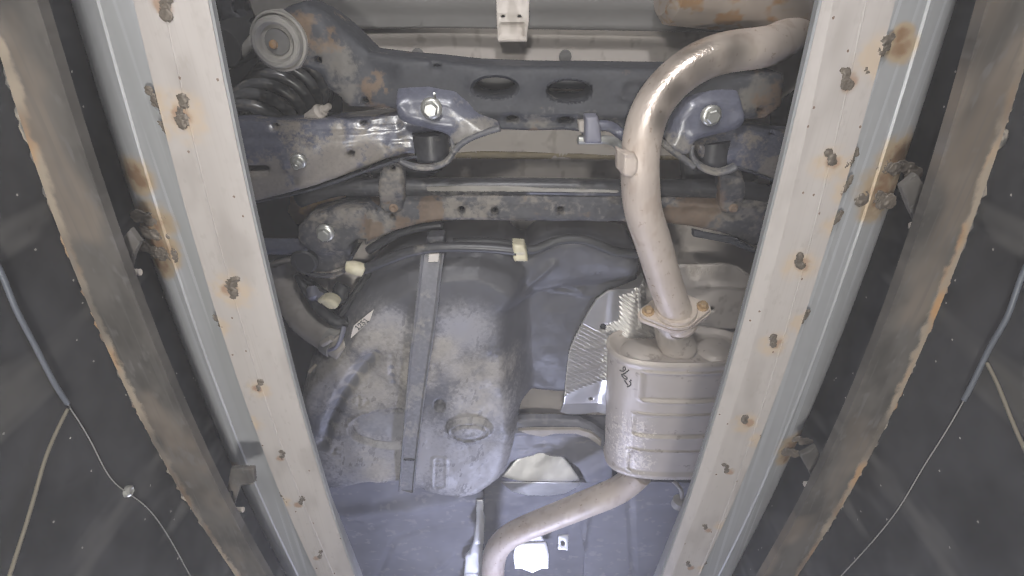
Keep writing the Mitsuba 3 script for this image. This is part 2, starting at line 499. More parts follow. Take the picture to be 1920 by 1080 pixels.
mat('spring_paint', lambda p, n, uv: mix(mix([.075, .075, .078], [.11, .11, .113], fbm(p.x * 60, p.y * 60, p.z * 60)), [.20, .18, .155], .6 * smoothstep(.5, .75, fbm(p.x * 90, p.y * 90, p.z * 90))), rough=.28, spec=.8)
mat('grey_rubber', (.16, .16, .195), rough=.45, spec=.5)
mat('cream_plastic', lambda p, n, uv: mix([.40, .36, .24], [.60, .56, .42], fbm(p.x * 130, p.y * 130, p.z * 130)), rough=.45)
mat('rusty_steel', lambda p, n, uv: mix(mix([.13, .085, .055], [.22, .16, .11], fbm(p.x * 45, p.y * 45, p.z * 45)), [.36, .20, .08], .8 * smoothstep(.52, .7, fbm(p.x * 60 + 7, p.y * 60, p.z * 60))), rough=.75)
mat('tail_steel', lambda p, n, uv: mix(mix([.24, .20, .17], [.33, .285, .24], fbm(p.x * 30, p.y * 30, p.z * 30)), [.27, .15, .06], .85 * smoothstep(.46, .62, fbm(p.x * 50 + 7, p.y * 50, p.z * 50))), rough=.55, metallic=.2)
mat('hose_tan', lambda p, n, uv: mix([.26, .235, .205], [.40, .365, .325], fbm(p.x * 50, p.y * 50, p.z * 50, octaves=4)), rough=.7)
mat('dusty_rubber', lambda p, n, uv: mix([.20, .19, .17], [.29, .275, .25], fbm(p.x * 80, p.y * 80, p.z * 80)), rough=.7)
mat('weld_metal', lambda p, n, uv: mix([.075, .062, .05], [.16, .135, .11], fbm(p.x * 300, p.y * 300, p.z * 300)), rough=.5, metallic=.3)
mat('sticker_paper', (.55, .51, .46), rough=.6)
mat('ink', (.06, .055, .055), rough=.7)
mat('cable_jacket', (.075, .083, .098), rough=.45)
mat('wall_line', (.16, .155, .145), rough=.7)
mat('wall_tan', (.11, .098, .075), rough=.8)
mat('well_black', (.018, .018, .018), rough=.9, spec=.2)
mat('lamp_housing', (.06, .06, .065), rough=.4)

# ------------------------------------------------------------------ the pit: floor, walls, beams, rails
put('pit_floor', trimesh.creation.box((3.0, 5.0, .04), trimesh.transformations.translation_matrix([0, 1.0, -.02])), 'concrete', smooth=False, kind='structure')


def curve(pts, h):
    """x(y) through an edge traced in the photograph at level h: a quadratic where it is seen, straight beyond."""
    q = PP(pts, h)
    co = np.polyfit(q[:, 1], q[:, 0], 2)
    lo, hi = q[:, 1].min(), q[:, 1].max()

    def fn(y):
        y = np.asarray(y, float)
        yc = np.clip(y, lo, hi)
        return np.polyval(co, yc) + np.polyval(np.polyder(co), yc) * (y - yc) * .85
    return fn


Y = np.linspace(-.45, 2.3, 70)


def loft(curves, hs, ys=Y):
    """A long profile: curves x(y) and their heights form a closed loop of corners, one station per y."""
    m, n = len(curves), len(ys)
    v = np.stack([np.column_stack([c(ys) if callable(c) else c, ys, np.broadcast_to(CZ + np.asarray(hh), (n,))]) for c, hh in zip(curves, hs)], 1).reshape(-1, 3)
    f = []
    for k in range(n - 1):
        i = np.arange(m)
        j = (i + 1) % m
        f += [np.column_stack([k * m + i, k * m + j, (k + 1) * m + j]), np.column_stack([k * m + i, (k + 1) * m + j, (k + 1) * m + i])]
    i = np.arange(1, m - 1)
    f += [np.column_stack([i * 0, i + 1, i]), (n - 1) * m + np.column_stack([i * 0, i, i + 1])]
    return outward(trimesh.Trimesh(v, np.vstack(f), process=False))


TRACE = {
    -1: dict(lip=[(397, 0), (427, 180), (463, 360), (504, 540), (554, 720), (608, 900), (664, 1080)],
             band=[(363, 0), (383, 110), (407, 240), (433, 360), (473, 540), (523, 720), (580, 900)],
             crease=[(307, 0), (333, 140), (380, 320), (383, 360), (423, 507), (460, 627), (497, 750), (547, 880), (600, 1020)],
             seam=[(257, 0), (290, 180), (333, 360), (388, 540), (450, 720), (520, 900), (593, 1080)],
             ridge=[(187, 0), (217, 140), (247, 253), (283, 360), (333, 520), (367, 627), (403, 720), (443, 817), (467, 877), (510, 980), (553, 1073)],
             beam_in=[(80, 10), (123, 180), (180, 360), (217, 467), (283, 633), (317, 720), (370, 823), (413, 913), (443, 973), (497, 1080)],
             beam_out=[(0, 80), (37, 217), (63, 300), (80, 360), (113, 463), (143, 533), (187, 627), (240, 720), (283, 820), (320, 887), (360, 953), (427, 1063)]),
    1: dict(lip=[(1532, 0), (1510, 133), (1480, 267), (1457, 360), (1427, 477), (1393, 607), (1358, 720), (1330, 807), (1300, 907), (1280, 963), (1243, 1080)],
            band=[(1560, 0), (1520, 215), (1490, 360), (1450, 520), (1400, 680), (1352, 830), (1300, 980)],
            crease=[(1618, 0), (1575, 240), (1548, 360), (1500, 540), (1440, 720), (1385, 880), (1320, 1060)],
            seam=[(1672, 0), (1650, 110), (1627, 207), (1600, 300), (1584, 360), (1557, 443), (1528, 540), (1493, 643), (1462, 720), (1423, 817), (1390, 900), (1347, 1003), (1313, 1080)],
            ridge=[(1737, 0), (1703, 140), (1677, 247), (1653, 320), (1630, 380), (1600, 480), (1563, 580), (1520, 693), (1467, 823), (1430, 897), (1393, 987), (1352, 1080)],
            beam_in=[(1840, 13), (1810, 143), (1780, 260), (1757, 353), (1723, 437), (1690, 527), (1650, 633), (1613, 713), (1567, 817), (1520, 920), (1440, 1067)],
            beam_out=[(1920, 90), (1903, 187), (1873, 290), (1847, 357), (1817, 450), (1780, 540), (1750, 613), (1700, 720), (1657, 803), (1613, 880), (1567, 960), (1500, 1080)]),
}
WALL = {}


def lump(px, py, h, s, elong=1.6, seed=0, ang=1.2):
    """A weld bead: a handful of overlapping melted blobs."""
    r = np.random.default_rng(seed)
    ms = []
    c0 = P(px, py, h)
    d = np.array([math.cos(ang), math.sin(ang), 0])
    for k in range(11):
        m = trimesh.creation.icosphere(2, .0034 * s * r.uniform(.6, 1.1))
        m.vertices *= [1, 1, .24]
        m.vertices += (meshkit.noise(m.vertices * 900 + seed, seed)[:, None] - .5) * .0018 * s
        m.vertices += c0 + d * (k - 5) * .0011 * s * elong + np.array([r.normal(0, .0011 * s), r.normal(0, .0011 * s), r.uniform(-.0004, .0010)])
        ms.append(m)
    return join(*ms)


for side, word, wal in ((-1, 'left', ''), (1, 'right', '')):
    tr = TRACE[side]
    seam, band, crease, lip = (curve(tr[k], RAIL_H) for k in ('seam', 'band', 'crease', 'lip'))
    rail = thing('lift_rail', f'pale flat steel rail with rusty welds and grey tube, on the {word} of the underbody', 'rail')
    o = side

    def off(c, d):
        return lambda y: c(y) + d
    # flat bar with a crease, a folded band and a lip with a dark slot beside it
    plate = loft([seam, off(crease, o * .0006), crease, off(crease, -o * .0006), band, off(lip, o * .0030), off(lip, o * .0030), seam],
                 [RAIL_H, RAIL_H, RAIL_H - .0005, RAIL_H, RAIL_H + .0002, RAIL_H + .0035, RAIL_H + .0065, RAIL_H + .0065])
    put('plate', plate, 'plate_paint', rail, smooth=12, label='pale flat bar face with brown weld marks')
    lipm = loft([off(lip, o * .0022), lip, lip, off(lip, o * .0022)], [RAIL_H + .0025, RAIL_H + .0025, RAIL_H + .0085, RAIL_H + .0085])
    put('edge_lip', lipm, 'galvanised', rail, smooth=False)
    ridge = curve(tr['ridge'], TUBE_H)
    R = .036
    cs, hs = [off(seam, -o * .004), ridge], [TUBE_H, TUBE_H]
    cs.insert(1, off(ridge, -o * .0022)); hs.insert(1, TUBE_H)
    cs[2] = off(ridge, -o * .0006); hs[2] = TUBE_H - .0012
    for a in np.linspace(8, 90, 9):
        cs.append(off(ridge, o * R * math.sin(math.radians(a)))); hs.append(TUBE_H + R * (1 - math.cos(math.radians(a))))
    cs += [off(ridge, o * R), off(seam, -o * .004)]
    hs += [TUBE_H + .085, TUBE_H + .085]
    put('tube', loft(cs, hs), 'galvanised', rail, smooth=25, label='grey galvanised tube beside the pale bar')
    for k, (a, b, s) in enumerate(WELDS_L if side < 0 else WELDS_R):
        put('weld_bead', lump(a, b, RAIL_H - .0004, s * .92, 1.5 if side < 0 else 1.1, 10 + k + (side > 0) * 40, ang=math.atan2(1, -.36 * -side)), 'weld_metal', rail, smooth=True)
    for k, (a, b, s) in enumerate(EDGE_L if side < 0 else EDGE_R):
        put('weld_bead', lump(a, b, RAIL_H + .0008, s * .95, 1.9, 110 + k + (side > 0) * 40, ang=math.atan2(1, .36 * side * -1)), 'weld_metal', rail, smooth=True)
    # lower beam: a thick plate along the pit wall, with a rusty crust along its outer edge
    bi, bo = curve(tr['beam_in'], BEAM_H), curve(tr['beam_out'], BEAM_H)
    beam = thing('lift_beam', f'brownish steel beam with a rusty crusted outer edge along the {word} pit wall', 'beam')
    put('plate', loft([bi, bo, bo, bi], [BEAM_H, BEAM_H, BEAM_H + .009, BEAM_H + .009]), 'beam_paint', beam, smooth=False)
    ys = np.linspace(-.3, 1.7, 520)
    n1 = meshkit.fbm(np.column_stack([ys * 40, ys * 0, ys * 0 + side]), 4) - .5
    n2 = meshkit.fbm(np.column_stack([ys * 55, ys * 0 + 5, ys * 0 + side]), 4) - .5
    n3 = meshkit.fbm(np.column_stack([ys * 260, ys * 0 + 9, ys * 0 + side]), 3) - .5
    pth = np.column_stack([bo(ys) + o * (.0005 + .004 * n1 + .003 * n3), ys, CZ + BEAM_H + .004 + .004 * n2])
    rr = .0022 + .004 * n2 + .004 * n3
    crust = sweep(pth, np.maximum(rr, .0006), sides=10, smooth=False, ridge=lambda t, ang: 1 + .35 * (meshkit.noise(np.column_stack([ang * 1.5, ang * 0 + t * 300, ang * 0])) - .5) * 2)
    put('rust_crust', crust, 'rust_crust', beam, smooth=50, label='orange rust and grit along the outer edge')
    # pit wall
    wx = off(bo, o * .008)
    WALL[side] = wx
    wallm = loft([wx, off(wx, o * .25), off(wx, o * .25), wx], [-CZ, -CZ, .56, .56])
    v = np.asarray(wallm.vertices)
    put('pit_wall', wallm, 'pit_wall_paint', None, smooth=False, label=f'dark speckled pit wall on the {word} of the frame', category='wall')


def on_wall(px, py, side, lift=.004):
    hs = np.linspace(-.45, .42, 1500)
    q = np.array([P(px, py, h) for h in hs if h > .005])
    d = np.abs(q[:, 0] - (WALL[side](q[:, 1]) - side * lift))
    return q[d.argmin()]


for side, word, c1, c2, c3 in ((-1, 'left', [(-40, 440), (0, 507), (27, 573), (63, 643), (103, 720), (127, 757)], [(128, 760), (173, 833), (213, 903), (277, 953), (353, 1073), (372, 1105)], [(127, 767), (90, 847), (60, 947), (20, 1073), (5, 1120)]),
                               (1, 'right', [(1960, 440), (1918, 513), (1890, 590), (1857, 650), (1823, 720), (1807, 750)], [(1806, 753), (1773, 810), (1727, 883), (1673, 970), (1577, 1080), (1560, 1100)], [(1850, 680), (1870, 720), (1890, 770), (1920, 840), (1950, 900)])):
    put('cable', sweep([on_wall(a, b, side, .005) for a, b in c1], (.0019 if side < 0 else .0018), sides=10, n=40), 'cable_jacket', None, smooth=True,
        label=f'blue grey cable fixed along the {word} pit wall', category='cable')
    put('cable', sweep([on_wall(a, b, side, .002) for a, b in c2], .0005, sides=8, n=40), 'wall_line', None, smooth=True,
        label=f'thin pale wire running down the {word} pit wall below the thicker cable', category='cable')
    put('cable', sweep([on_wall(a, b, side, .003) for a, b in c3], .0013, sides=8, n=40), 'wall_tan', None, smooth=True,
        label=f'tan dusty cable branching down the {word} pit wall', category='cable')
c = on_wall(238, 921, -1, .0)
put('wall_screw', lathe([(0, 0), (.0052, 0), (.0050, .003), (.003, .0045), (.0014, .0036), (0, .0036)], c, (1, 0, 0), 18), 'zinc', None,
    label='small pale screw head on the left pit wall', category='screw')


# brackets between beam and tube, with a slot and a bolt
def bracket(pts, slot, boltpos, h0, rail):
    b = put('bracket', sheet(pts, h0, .004, edge=.0012, step=.003, holes=[slot] if slot is not None else []), 'beam_paint', rail, smooth=30)
    if boltpos:
        c = P(*boltpos, h0 - .002)
        put('bolt', join(lathe([(0, 0), (.0045, 0), (.0045, .005), (.0030, .0065), (0, .0065)], c, (0, 0, -1), 6), sweep([c + [-.006, 0, 0.0015], c + [.009, 0, .0015]], .0028, sides=10, n=2, smooth=False)), 'hose_tan', b, smooth=25)


bracket([(243, 430), (262, 455), (250, 480), (240, 520), (232, 520), (214, 478), (228, 448)], [(226, 474), (236, 474), (234, 490), (227, 500), (222, 492)], (240, 512), .378, 'lift_rail')
bracket([(432, 880), (475, 880), (478, 905), (450, 912), (436, 955), (420, 940), (428, 905)], [(431, 922), (437, 922), (433, 946), (427, 944)], (440, 958), .378, 'lift_rail')
bracket([(1690, 350), (1720, 325), (1748, 370), (1735, 420), (1722, 425), (1705, 390)], ellipse(1732, 397, 5, 8), (1725, 424), .378, 'lift_rail_001')
bracket([(1500, 855), (1532, 838), (1545, 875), (1528, 912), (1520, 890)], ellipse(1533, 878, 4.5, 8), (1520, 910), .378, 'lift_rail_001')
# little weld collars where the brackets meet the tubes
for k, (a, b, s, r) in enumerate([(287, 412, 1.7, 'lift_rail'), (296, 440, 1.3, 'lift_rail'), (300, 475, 1.7, 'lift_rail'), (462, 886, 1.1, 'lift_rail'), (470, 900, 1.0, 'lift_rail'),
                                  (1688, 318, 2.0, 'lift_rail_001'), (1645, 372, 1.9, 'lift_rail_001'), (1505, 826, 1.3, 'lift_rail_001'), (1480, 850, 1.5, 'lift_rail_001')]):
    put('weld_bead', lump(a, b, TUBE_H + .001, s, 1.2, 300 + k, ang=.2), 'weld_metal', r, smooth=True)

# ------------------------------------------------------------------ the car
car = thing('car', 'underside of a car with dusty fuel tank, silencer and exhaust pipe above the two rails', 'car')
BH = .85
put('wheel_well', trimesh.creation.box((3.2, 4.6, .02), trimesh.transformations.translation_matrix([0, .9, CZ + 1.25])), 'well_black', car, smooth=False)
# rear body panel: dark upper pressing, step, pale crossmember band
floor = put('body_floor', sheet([(655, 10), (1540, 10), (1540, 135), (1445, 200), (1445, 470), (1470, 520), (1440, 640), (1300, 800), (1180, 860), (640, 860), (640, 140)], BH, .02, edge=.004, step=.008,
            feats=[('line', [(640, 69), (790, 66), (980, 68), (1280, 72), (1540, 78)], .006, -.010), ('line', [(640, 288), (1300, 292)], .005, -.004), ('line', [(640, 300), (1300, 302)], .004, -.003),
                   ('line', [(973, 255), (973, 300)], .002, -.002), ('line', [(886, 285), (886, 320)], .002, .003), ('line', [(1010, 285), (1010, 320)], .002, .003), ('line', [(1126, 250), (1080, 296)], .002, .003),
                   ('loop', ellipse(1044, 293, 6, 5), .0014, -.002), ('loop', rrect(960, 232, 990, 278, 8), .0022, .004),
                   ('line', [(800, 456), (1200, 452)], .004, .006), ('noise', 9, .010)]), 'body_paint', car, label='pale beige body floor panel')
put('seam_strip', sheet([(840, 287), (900, 284), (1040, 287), (1160, 292), (1300, 294), (1300, 301), (1160, 300), (1040, 299), (840, 298)], BH - .006, .006, edge=.002, step=.005, feats=[('noise', 60, .004)]), 'seam_sealer', floor)
for a, b in ((956, 436), (1126, 436)):
    c = P(a, b, BH - .001)
    put('drain_hole', lathe([(.013, 0), (.0125, .002), (.0105, .0024), (.0100, -.003), (0, -.003)], c, (0, 0, -1), 28), 'body_paint' if a < 1000 else 'body_dark', floor)
for a, b in ((783, 103), (1060, 106)):
    put('grommet', lathe([(0, .002), (.0075, .002), (.0088, .0012), (.0092, -.002)], P(a, b, BH - .002), (0, 0, -1), 28), 'body_dark', floor)
rear = put('rear_panel', sheet([(560, -70), (1560, -70), (1560, 62), (1290, 60), (980, 55), (790, 53), (655, 56), (600, 20)], BH - .03, .02, edge=.006, step=.009,
           feats=[('line', [(560, 30), (1290, 35), (1500, 38)], .006, .003), ('line', [(600, -8), (1500, 2)], .02, -.008), ('noise', 8, .014)]), 'body_dark', car, label='dark grey rear floor pressing')
tb = put('tow_bracket', sheet([(929, -40), (994, -40), (992, 40), (988, 79), (933, 79), (931, 40)], BH - .048, .03, edge=.003, step=.004,
         feats=[('poly', [(937, -50), (982, -50), (982, 20), (937, 20)], .006, .004), ('poly', [(937, 45), (982, 45), (981, 70), (936, 70)], .005, .007), ('line', [(936, 21), (983, 21)], .002, -.002)],
         holes=[ellipse(943, 31, 3.6, 2.6), ellipse(974, 31, 3.6, 2.6)]), 'body_paint', car, label='pale bracket in the middle of the rear floor')

# rear subframe
SH = .70
sub = [(566, 2), (607, 22), (650, 60), (691, 100), (760, 108), (820, 113), (900, 121), (1000, 125), (1100, 126), (1200, 127), (1300, 128), (1400, 132), (1475, 140), (1470, 200), (1440, 224), (1400, 226), (1385, 240),
       (1335, 250), (1300, 262), (1285, 284), (1242, 268), (1200, 252), (1130, 250), (1090, 250), (1060, 246), (1000, 248), (935, 246), (917, 253), (885, 256), (858, 270), (846, 256), (810, 238), (775, 228), (745, 207), (652, 202),
       (630, 180), (612, 168), (595, 138), (575, 126), (545, 124), (513, 118), (488, 100), (482, 76), (492, 46), (520, 22), (540, 10)]
rsf = put('rear_subframe', sheet(sub, SH, .05, edge=.010, step=.005,
          feats=[('plane', (760, 160), (0, 0)), ('loop', ellipse(928, 163, 46, 23), .0035, -.004), ('loop', ellipse(1195, 168, 34, 22), .0035, -.004),
                 ('loop', ellipse(1068, 172, 45, 21), .003, -.003), ('line', [(860, 208), (1000, 212), (1180, 214)], .007, -.004), ('line', [(860, 226), (1180, 232)], .005, .004),
                 ('line', [(640, 60), (690, 128), (720, 140)], .014, .007), ('line', [(632, 70), (648, 110), (640, 150)], .012, -.004),
                 ('poly', ellipse(560, 80, 66, 56), .016, -.008), ('noise', 22, .005), ('noise', 120, .0010)],
          holes=[ellipse(1068, 172, 43, 19), ellipse(928, 165, 40, 18), ellipse(960, 223, 10, 4), ellipse(1062, 227, 12, 4.5), ellipse(597, 112, 5.5, 5), ellipse(683, 190, 5, 4), ellipse(1428, 209, 4.5, 4), ellipse(818, 124, 5, 1.6)]),
          'subframe_paint', car, label='black dusty rear suspension crossmember')
put('back_plate', sheet([(870, 120), (1000, 120), (1000, 205), (870, 205)], SH + .062, .004, edge=0, step=.02), 'body_dark', rsf)
put('back_plate', sheet([(1000, 130), (1260, 130), (1260, 215), (1000, 215)], SH + .085, .004, edge=0, step=.02), 'black_paint', rsf)
put('rib', sweep(PP([(1030, 168), (1110, 170)], SH + .06), .0015, sides=8, n=2, smooth=False), 'hose_tan', rsf)
left_cl = [(741, 166), (743, 150), (752, 132), (800, 124), (850, 128), (874, 152), (884, 184), (905, 208), (930, 224), (938, 236), (930, 247), (915, 254), (885, 258), (862, 273), (849, 272), (845, 262), (837, 252), (810, 244), (775, 236), (752, 228), (743, 217)]
right_cl = [(1385, 140), (1389, 165), (1393, 200), (1398, 222), (1394, 235), (1380, 245), (1335, 255), (1308, 262), (1301, 272), (1297, 286), (1284, 293), (1262, 282), (1238, 262), (1232, 225), (1240, 180), (1270, 148), (1320, 134), (1360, 132)]
for pts, rim, lipl, b, feats in (
        (left_cl, [(846, 256), (850, 272), (849, 286), (840, 300), (820, 311), (795, 314), (770, 310), (750, 301)], [(938, 240), (905, 250), (870, 266), (850, 285)], (809, 203), [('poly', [(700, 60), (1000, 60), (1000, 240), (930, 236), (890, 206), (850, 178), (800, 168), (700, 172)], .034, .024), ('line', [(748, 196), (762, 214), (800, 226), (845, 236)], .008, -.004)]),
        (right_cl, [(1299, 270), (1296, 285), (1303, 302), (1320, 315), (1342, 322), (1365, 318), (1379, 311)], [(1236, 262), (1262, 284), (1285, 300), (1302, 313)], (1333, 216), [('poly', [(1180, 60), (1450, 60), (1450, 172), (1340, 172), (1290, 186), (1262, 220), (1250, 262), (1180, 262)], .034, .024), ('line', [(1390, 218), (1372, 232), (1330, 243), (1300, 255)], .008, -.004)])):
    cl = put('clevis_bracket', sheet(pts, SH - .013, .02, edge=.0045, step=.0045, smooth_poly=1, feats=feats + [('noise', 40, .003)]), 'clevis_paint', rsf, label='bluish pressed bracket ' + ('left' if b[0] < 1000 else 'right') + ' of the exhaust pipe, holding an arm bolt')
    bolt(*b, SH - .022, .0132 if b[0] < 1000 else .0126, 'bolt', rsf, label='silver flanged hexagon bolt')
    put('clevis_rim', sweep(PP(rim, SH - .006), [.0032, .0036, .0040, .0043, .0043, .0043, .0040, .0028][:len(rim)], sides=12, n=40, flat=1.9), 'rim_dust', rsf, smooth=True)
    put('clevis_flange', sweep(PP(lipl, SH - .010), .0042, sides=12, n=24, flat=1.5), 'rim_dust', rsf, smooth=True)
put('stud', sweep([P(816, 182, SH - .018), P(814, 175, SH - .03)], .0015, sides=8, n=2, smooth=False), 'zinc', rsf)
# subframe bush
c = P(523, 78, SH - .010)
bush = put('subframe_bush', lathe([(.0335, -.03), (.0335, .000), (.0325, .003), (.0305, .003), (.0300, .000), (.0285, .000), (.0280, .0105), (.0262, .0130), (.0222, .0130), (.0200, .0105), (.0188, .005), (.010, .004), (0, .004)], c, (0, 0, -1), 56), 'dusty_rubber', rsf, smooth=30, label='round grey subframe bush in a rusty eye')
put('core', lathe([(.0150, .004), (.0140, .0065), (.008, .006), (0, .006)], c, (0, 0, -1), 40), 'body_dark', rsf)
put('rust_nub', lathe([(.0052, .005), (.0045, .0095), (.0025, .0105), (0, .0105)], P(517, 82, SH - .010), (0, 0, -1), 10), 'rusty_steel', rsf)
# bits behind the bush
put('bump_housing', lathe([(.045, -.10), (.045, .0), (.040, .006), (0, .006)], P(532, 12, .80), (0, .25, -1), 36), 'dusty_rubber', rsf)
put('rear_hanger', sheet([(400, -30), (440, -30), (440, 20), (462, 40), (485, 20), (500, 14), (500, 70), (470, 85), (445, 110), (420, 80)], .83, .03, edge=.006, step=.006, feats=[('noise', 30, .02)]), 'subframe_paint', car)
put('brake_hose', sweep([P(395, 150, .80), P(418, 128, .79), P(448, 104, .78), P(470, 80, .78), P(490, 52, .79), P(500, 20, .81)], .0062, sides=12, n=40), 'dusty_rubber', car, smooth=True, label='grey brake hose in the dark wheel well')

# lower control arm, left and right (far end hidden by the rails)
AH = .712
arm_poly = [(330, 226), (437, 227), (460, 225), (500, 229), (600, 228), (700, 222), (745, 214), (800, 225), (838, 245), (848, 268), (838, 290), (815, 300), (785, 296), (755, 294), (720, 303), (660, 325), (595, 347), (540, 360), (470, 375), (330, 402)]
arm_feats = [('plane', (640, 290), (.13, 0)), ('poly', [(300, 160), (880, 160), (860, 258), (760, 256), (640, 258), (540, 258), (440, 258), (300, 258)], .022, .010), ('line', [(440, 247), (640, 246), (740, 240)], .005, -.0035),
             ('poly', ellipse(560, 303, 27, 21), .008, -.004), ('noise', 40, .004), ('noise', 160, .0012)]
arm = put('control_arm', sheet(arm_poly, AH, .035, edge=.007, step=.0042, feats=arm_feats, holes=[rrect(467, 307, 509, 318, 5), ellipse(656, 290, 6.2, 5.5), ellipse(516, 236, 4.5, 2.4), ellipse(677, 235, 4, 2)]), 'arm_paint', car, smooth=40, label='black stamped lower control arm, left')
put('flange', sweep(PP([(330, 412), (470, 380), (540, 366), (595, 352), (660, 330), (720, 309), (755, 298), (783, 294)], AH + .004), .0022, sides=10, n=60, flat=2.2), 'subframe_paint', arm, smooth=True)
bolt(560, 302, AH - .014, .0105, 'nut', arm, stud=True, ax=(.05, .25, -1), label='bright nut on a threaded stud')
put('bush', sweep([P(806, 248, AH + .018), P(812, 296, AH + .018)], .024, sides=28, n=4, smooth=False), 'black_paint', arm, smooth=40)
arm2_poly = [(1305, 268), (1330, 250), (1395, 236), (1480, 252), (1560, 258), (1560, 375), (1475, 348), (1440, 335), (1375, 318), (1345, 314), (1315, 303)]
arm2 = put('control_arm', sheet(arm2_poly, AH, .035, edge=.007, step=.0045, feats=[('poly', [(1280, 210), (1600, 220), (1600, 286), (1480, 280), (1380, 270), (1300, 262)], .022, .010), ('line', [(1380, 258), (1480, 270)], .004, -.003), ('noise', 40, .004)],
           holes=[ellipse(1453, 257, 4, 2)]), 'arm_paint', car, smooth=40, label='black stamped lower control arm, right')
put('flange', sweep(PP([(1358, 310), (1385, 315), (1410, 322), (1455, 340), (1490, 354), (1550, 380)], AH + .003), .0022, sides=10, n=40, flat=2.2), 'subframe_paint', arm2, smooth=True)
put('bush', sweep([P(1336, 262, AH + .018), P(1332, 308, AH + .018)], .024, sides=28, n=4, smooth=False), 'black_paint', arm2, smooth=40)

# coil spring
turns = 6.0
t = np.linspace(0, 1, 300)
a = t * turns * 2 * np.pi + .6
hh = .735 + t * .175


def spring_axis(h):
    return np.stack([-.361 + .07 * (h - .80), .180 - .30 * (h - .80), CZ + h], -1)


c0 = spring_axis(.9)
sp = spring_axis(hh) + np.column_stack([.049 * np.cos(a), .049 * np.sin(a), .049 * .25 * np.sin(a)])
spring = put('coil_spring', sweep(sp, .0078, sides=14, smooth=False), 'spring_paint', car, smooth=True, label='black coil spring beside the left wheel well')
put('spring_seat', lathe([(.060, -.03), (.062, 0), (.058, .006), (.053, .006), (.050, 0), (.040, -.004), (.0, -.004)], spring_axis(.925), (0, .28, -1), 48), 'rubber', spring)
put('shock_tube', lathe([(.028, -.2), (.028, .12), (.024, .13), (0, .13)], [c0[0] - .03, c0[1] - .085, CZ + .9], (0, .1, -1), 28), 'rubber', car)
b = P(598, 212, .74)
put('link_bolt', join(lathe([(0, -.02), (.0095, -.02), (.0095, .0), (.011, .001), (.011, .004), (.007, .006), (.0042, .009), (.0042, .022), (.003, .0235), (0, .0235)], b, (.75, -.45, -.3), 20), lathe([(0, .004), (.0075, .004), (.0075, .011), (0, .011)], b, (.75, -.45, -.3), 6)), 'hose_tan', car, smooth=30, label='tan link bolt beside the coil spring')
put('link_arm', sweep([P(560, 250, .76), P(590, 225, .75), P(650, 228, .76)], .010, sides=12, n=20), 'subframe_paint', car, smooth=True)

# anti-roll bar with two clamps, bumper block
STH = .745
bar = put('anti_roll_bar', sweep(PP([(560, 372), (640, 350), (690, 350), (900, 350), (1180, 353), (1400, 358), (1470, 372)], STH), .0135, sides=22, n=60), 'black_paint', car, smooth=True, label='black anti-roll bar across the car')
put('dust_strip', sheet([(800, 351), (860, 349), (960, 349), (1020, 353), (1160, 357), (1160, 362), (1000, 360), (800, 359)], STH - .0150, .003, edge=.0012, step=.004, feats=[('noise', 90, .003)]), 'dusty_rubber', bar)
for a, rust in ((735, 0), (1372, 0)):
    put('clamp', sheet([(a - 24, 312), (a + 12, 306), (a + 24, 330), (a + 23, 392), (a + 10, 402), (a - 22, 400), (a - 25, 360)], STH - .022, .016, edge=.006, step=.004,
        feats=[('poly', [(a - 40, 335), (a + 40, 335), (a + 40, 372), (a - 40, 372)], .02, -.008), ('noise', 50, .003)], smooth_poly=1, holes=[ellipse(a + 1, 316, 4, 3.4)]), 'front_subframe_paint', bar, label='clamp over the anti-roll bar')
    bolt(a + 3, 390, STH - .022, .0065, 'bolt', bar, bsdf='rusty_steel')
put('mount_bracket', sheet([(1283, 300), (1330, 315), (1400, 316), (1425, 335), (1400, 350), (1350, 350), (1285, 345)], .77, .02, edge=.006, step=.006, feats=[('noise', 40, .006)]), 'subframe_paint', car)
put('mount_bracket', sheet([(690, 318), (720, 305), (760, 318), (830, 320), (800, 336), (735, 340), (700, 338)], .77, .02, edge=.006, step=.006, feats=[('noise', 40, .006)]), 'subframe_paint', car)
put('shock_bracket', sheet([(540, 372), (585, 352), (642, 340), (644, 378), (600, 392), (598, 420), (552, 425), (535, 400)], .765, .05, edge=.010, step=.005, feats=[('line', [(540, 388), (640, 362)], .006, .006), ('noise', 50, .006)]), 'rusty_steel', car, label='rusty brown bracket under the left arm')
put('bump_stop', sweep([P(648, 345, .80), P(668, 345, .79), P(690, 350, .78)], [.020, .022, .016], sides=18, n=16), 'rubber', car, smooth=True)

# front subframe
FH = .725
fs = [(560, 425), (582, 402), (640, 387), (687, 386), (704, 396), (720, 368), (900, 368), (1180, 372), (1330, 376), (1480, 380), (1480, 470), (1410, 462), (1360, 440), (1300, 428), (1240, 420), (1180, 418), (860, 416), (820, 416),
      (790, 420), (735, 434), (700, 450), (668, 474), (655, 496), (640, 508), (615, 515), (590, 516), (572, 506), (556, 486), (575, 494), (588, 484), (586, 472), (577, 465), (558, 449)]
fsf = put('front_subframe', sheet(fs, FH, .04, edge=.007, step=.0045,
          feats=[('line', [(720, 392), (900, 386), (1200, 392), (1400, 405)], .010, .005), ('poly', [(700, 376), (1480, 385), (1480, 376), (700, 366)], .010, .010), ('poly', [(560, 380), (690, 380), (690, 460), (640, 470), (575, 468), (555, 440)], .012, -.008),
                 ('bump', (928, 398), .009, -.004), ('line', [(700, 448), (760, 424), (820, 408)], .006, -.005), ('poly', [(580, 480), (650, 472), (660, 520), (560, 520)], .012, .006), ('noise', 45, .007), ('noise', 180, .0016)],
          holes=[ellipse(865, 397, 5.5, 5), ellipse(928, 398, 6, 5.5), ellipse(1052, 397, 5.5, 5), [(658, 458), (672, 448), (685, 448), (684, 462), (664, 478), (658, 480)], ellipse(735, 408, 3.5, 2.5)]), 'front_subframe_paint', car, smooth=40, label='dusty rusted front crossmember with bolted plate')
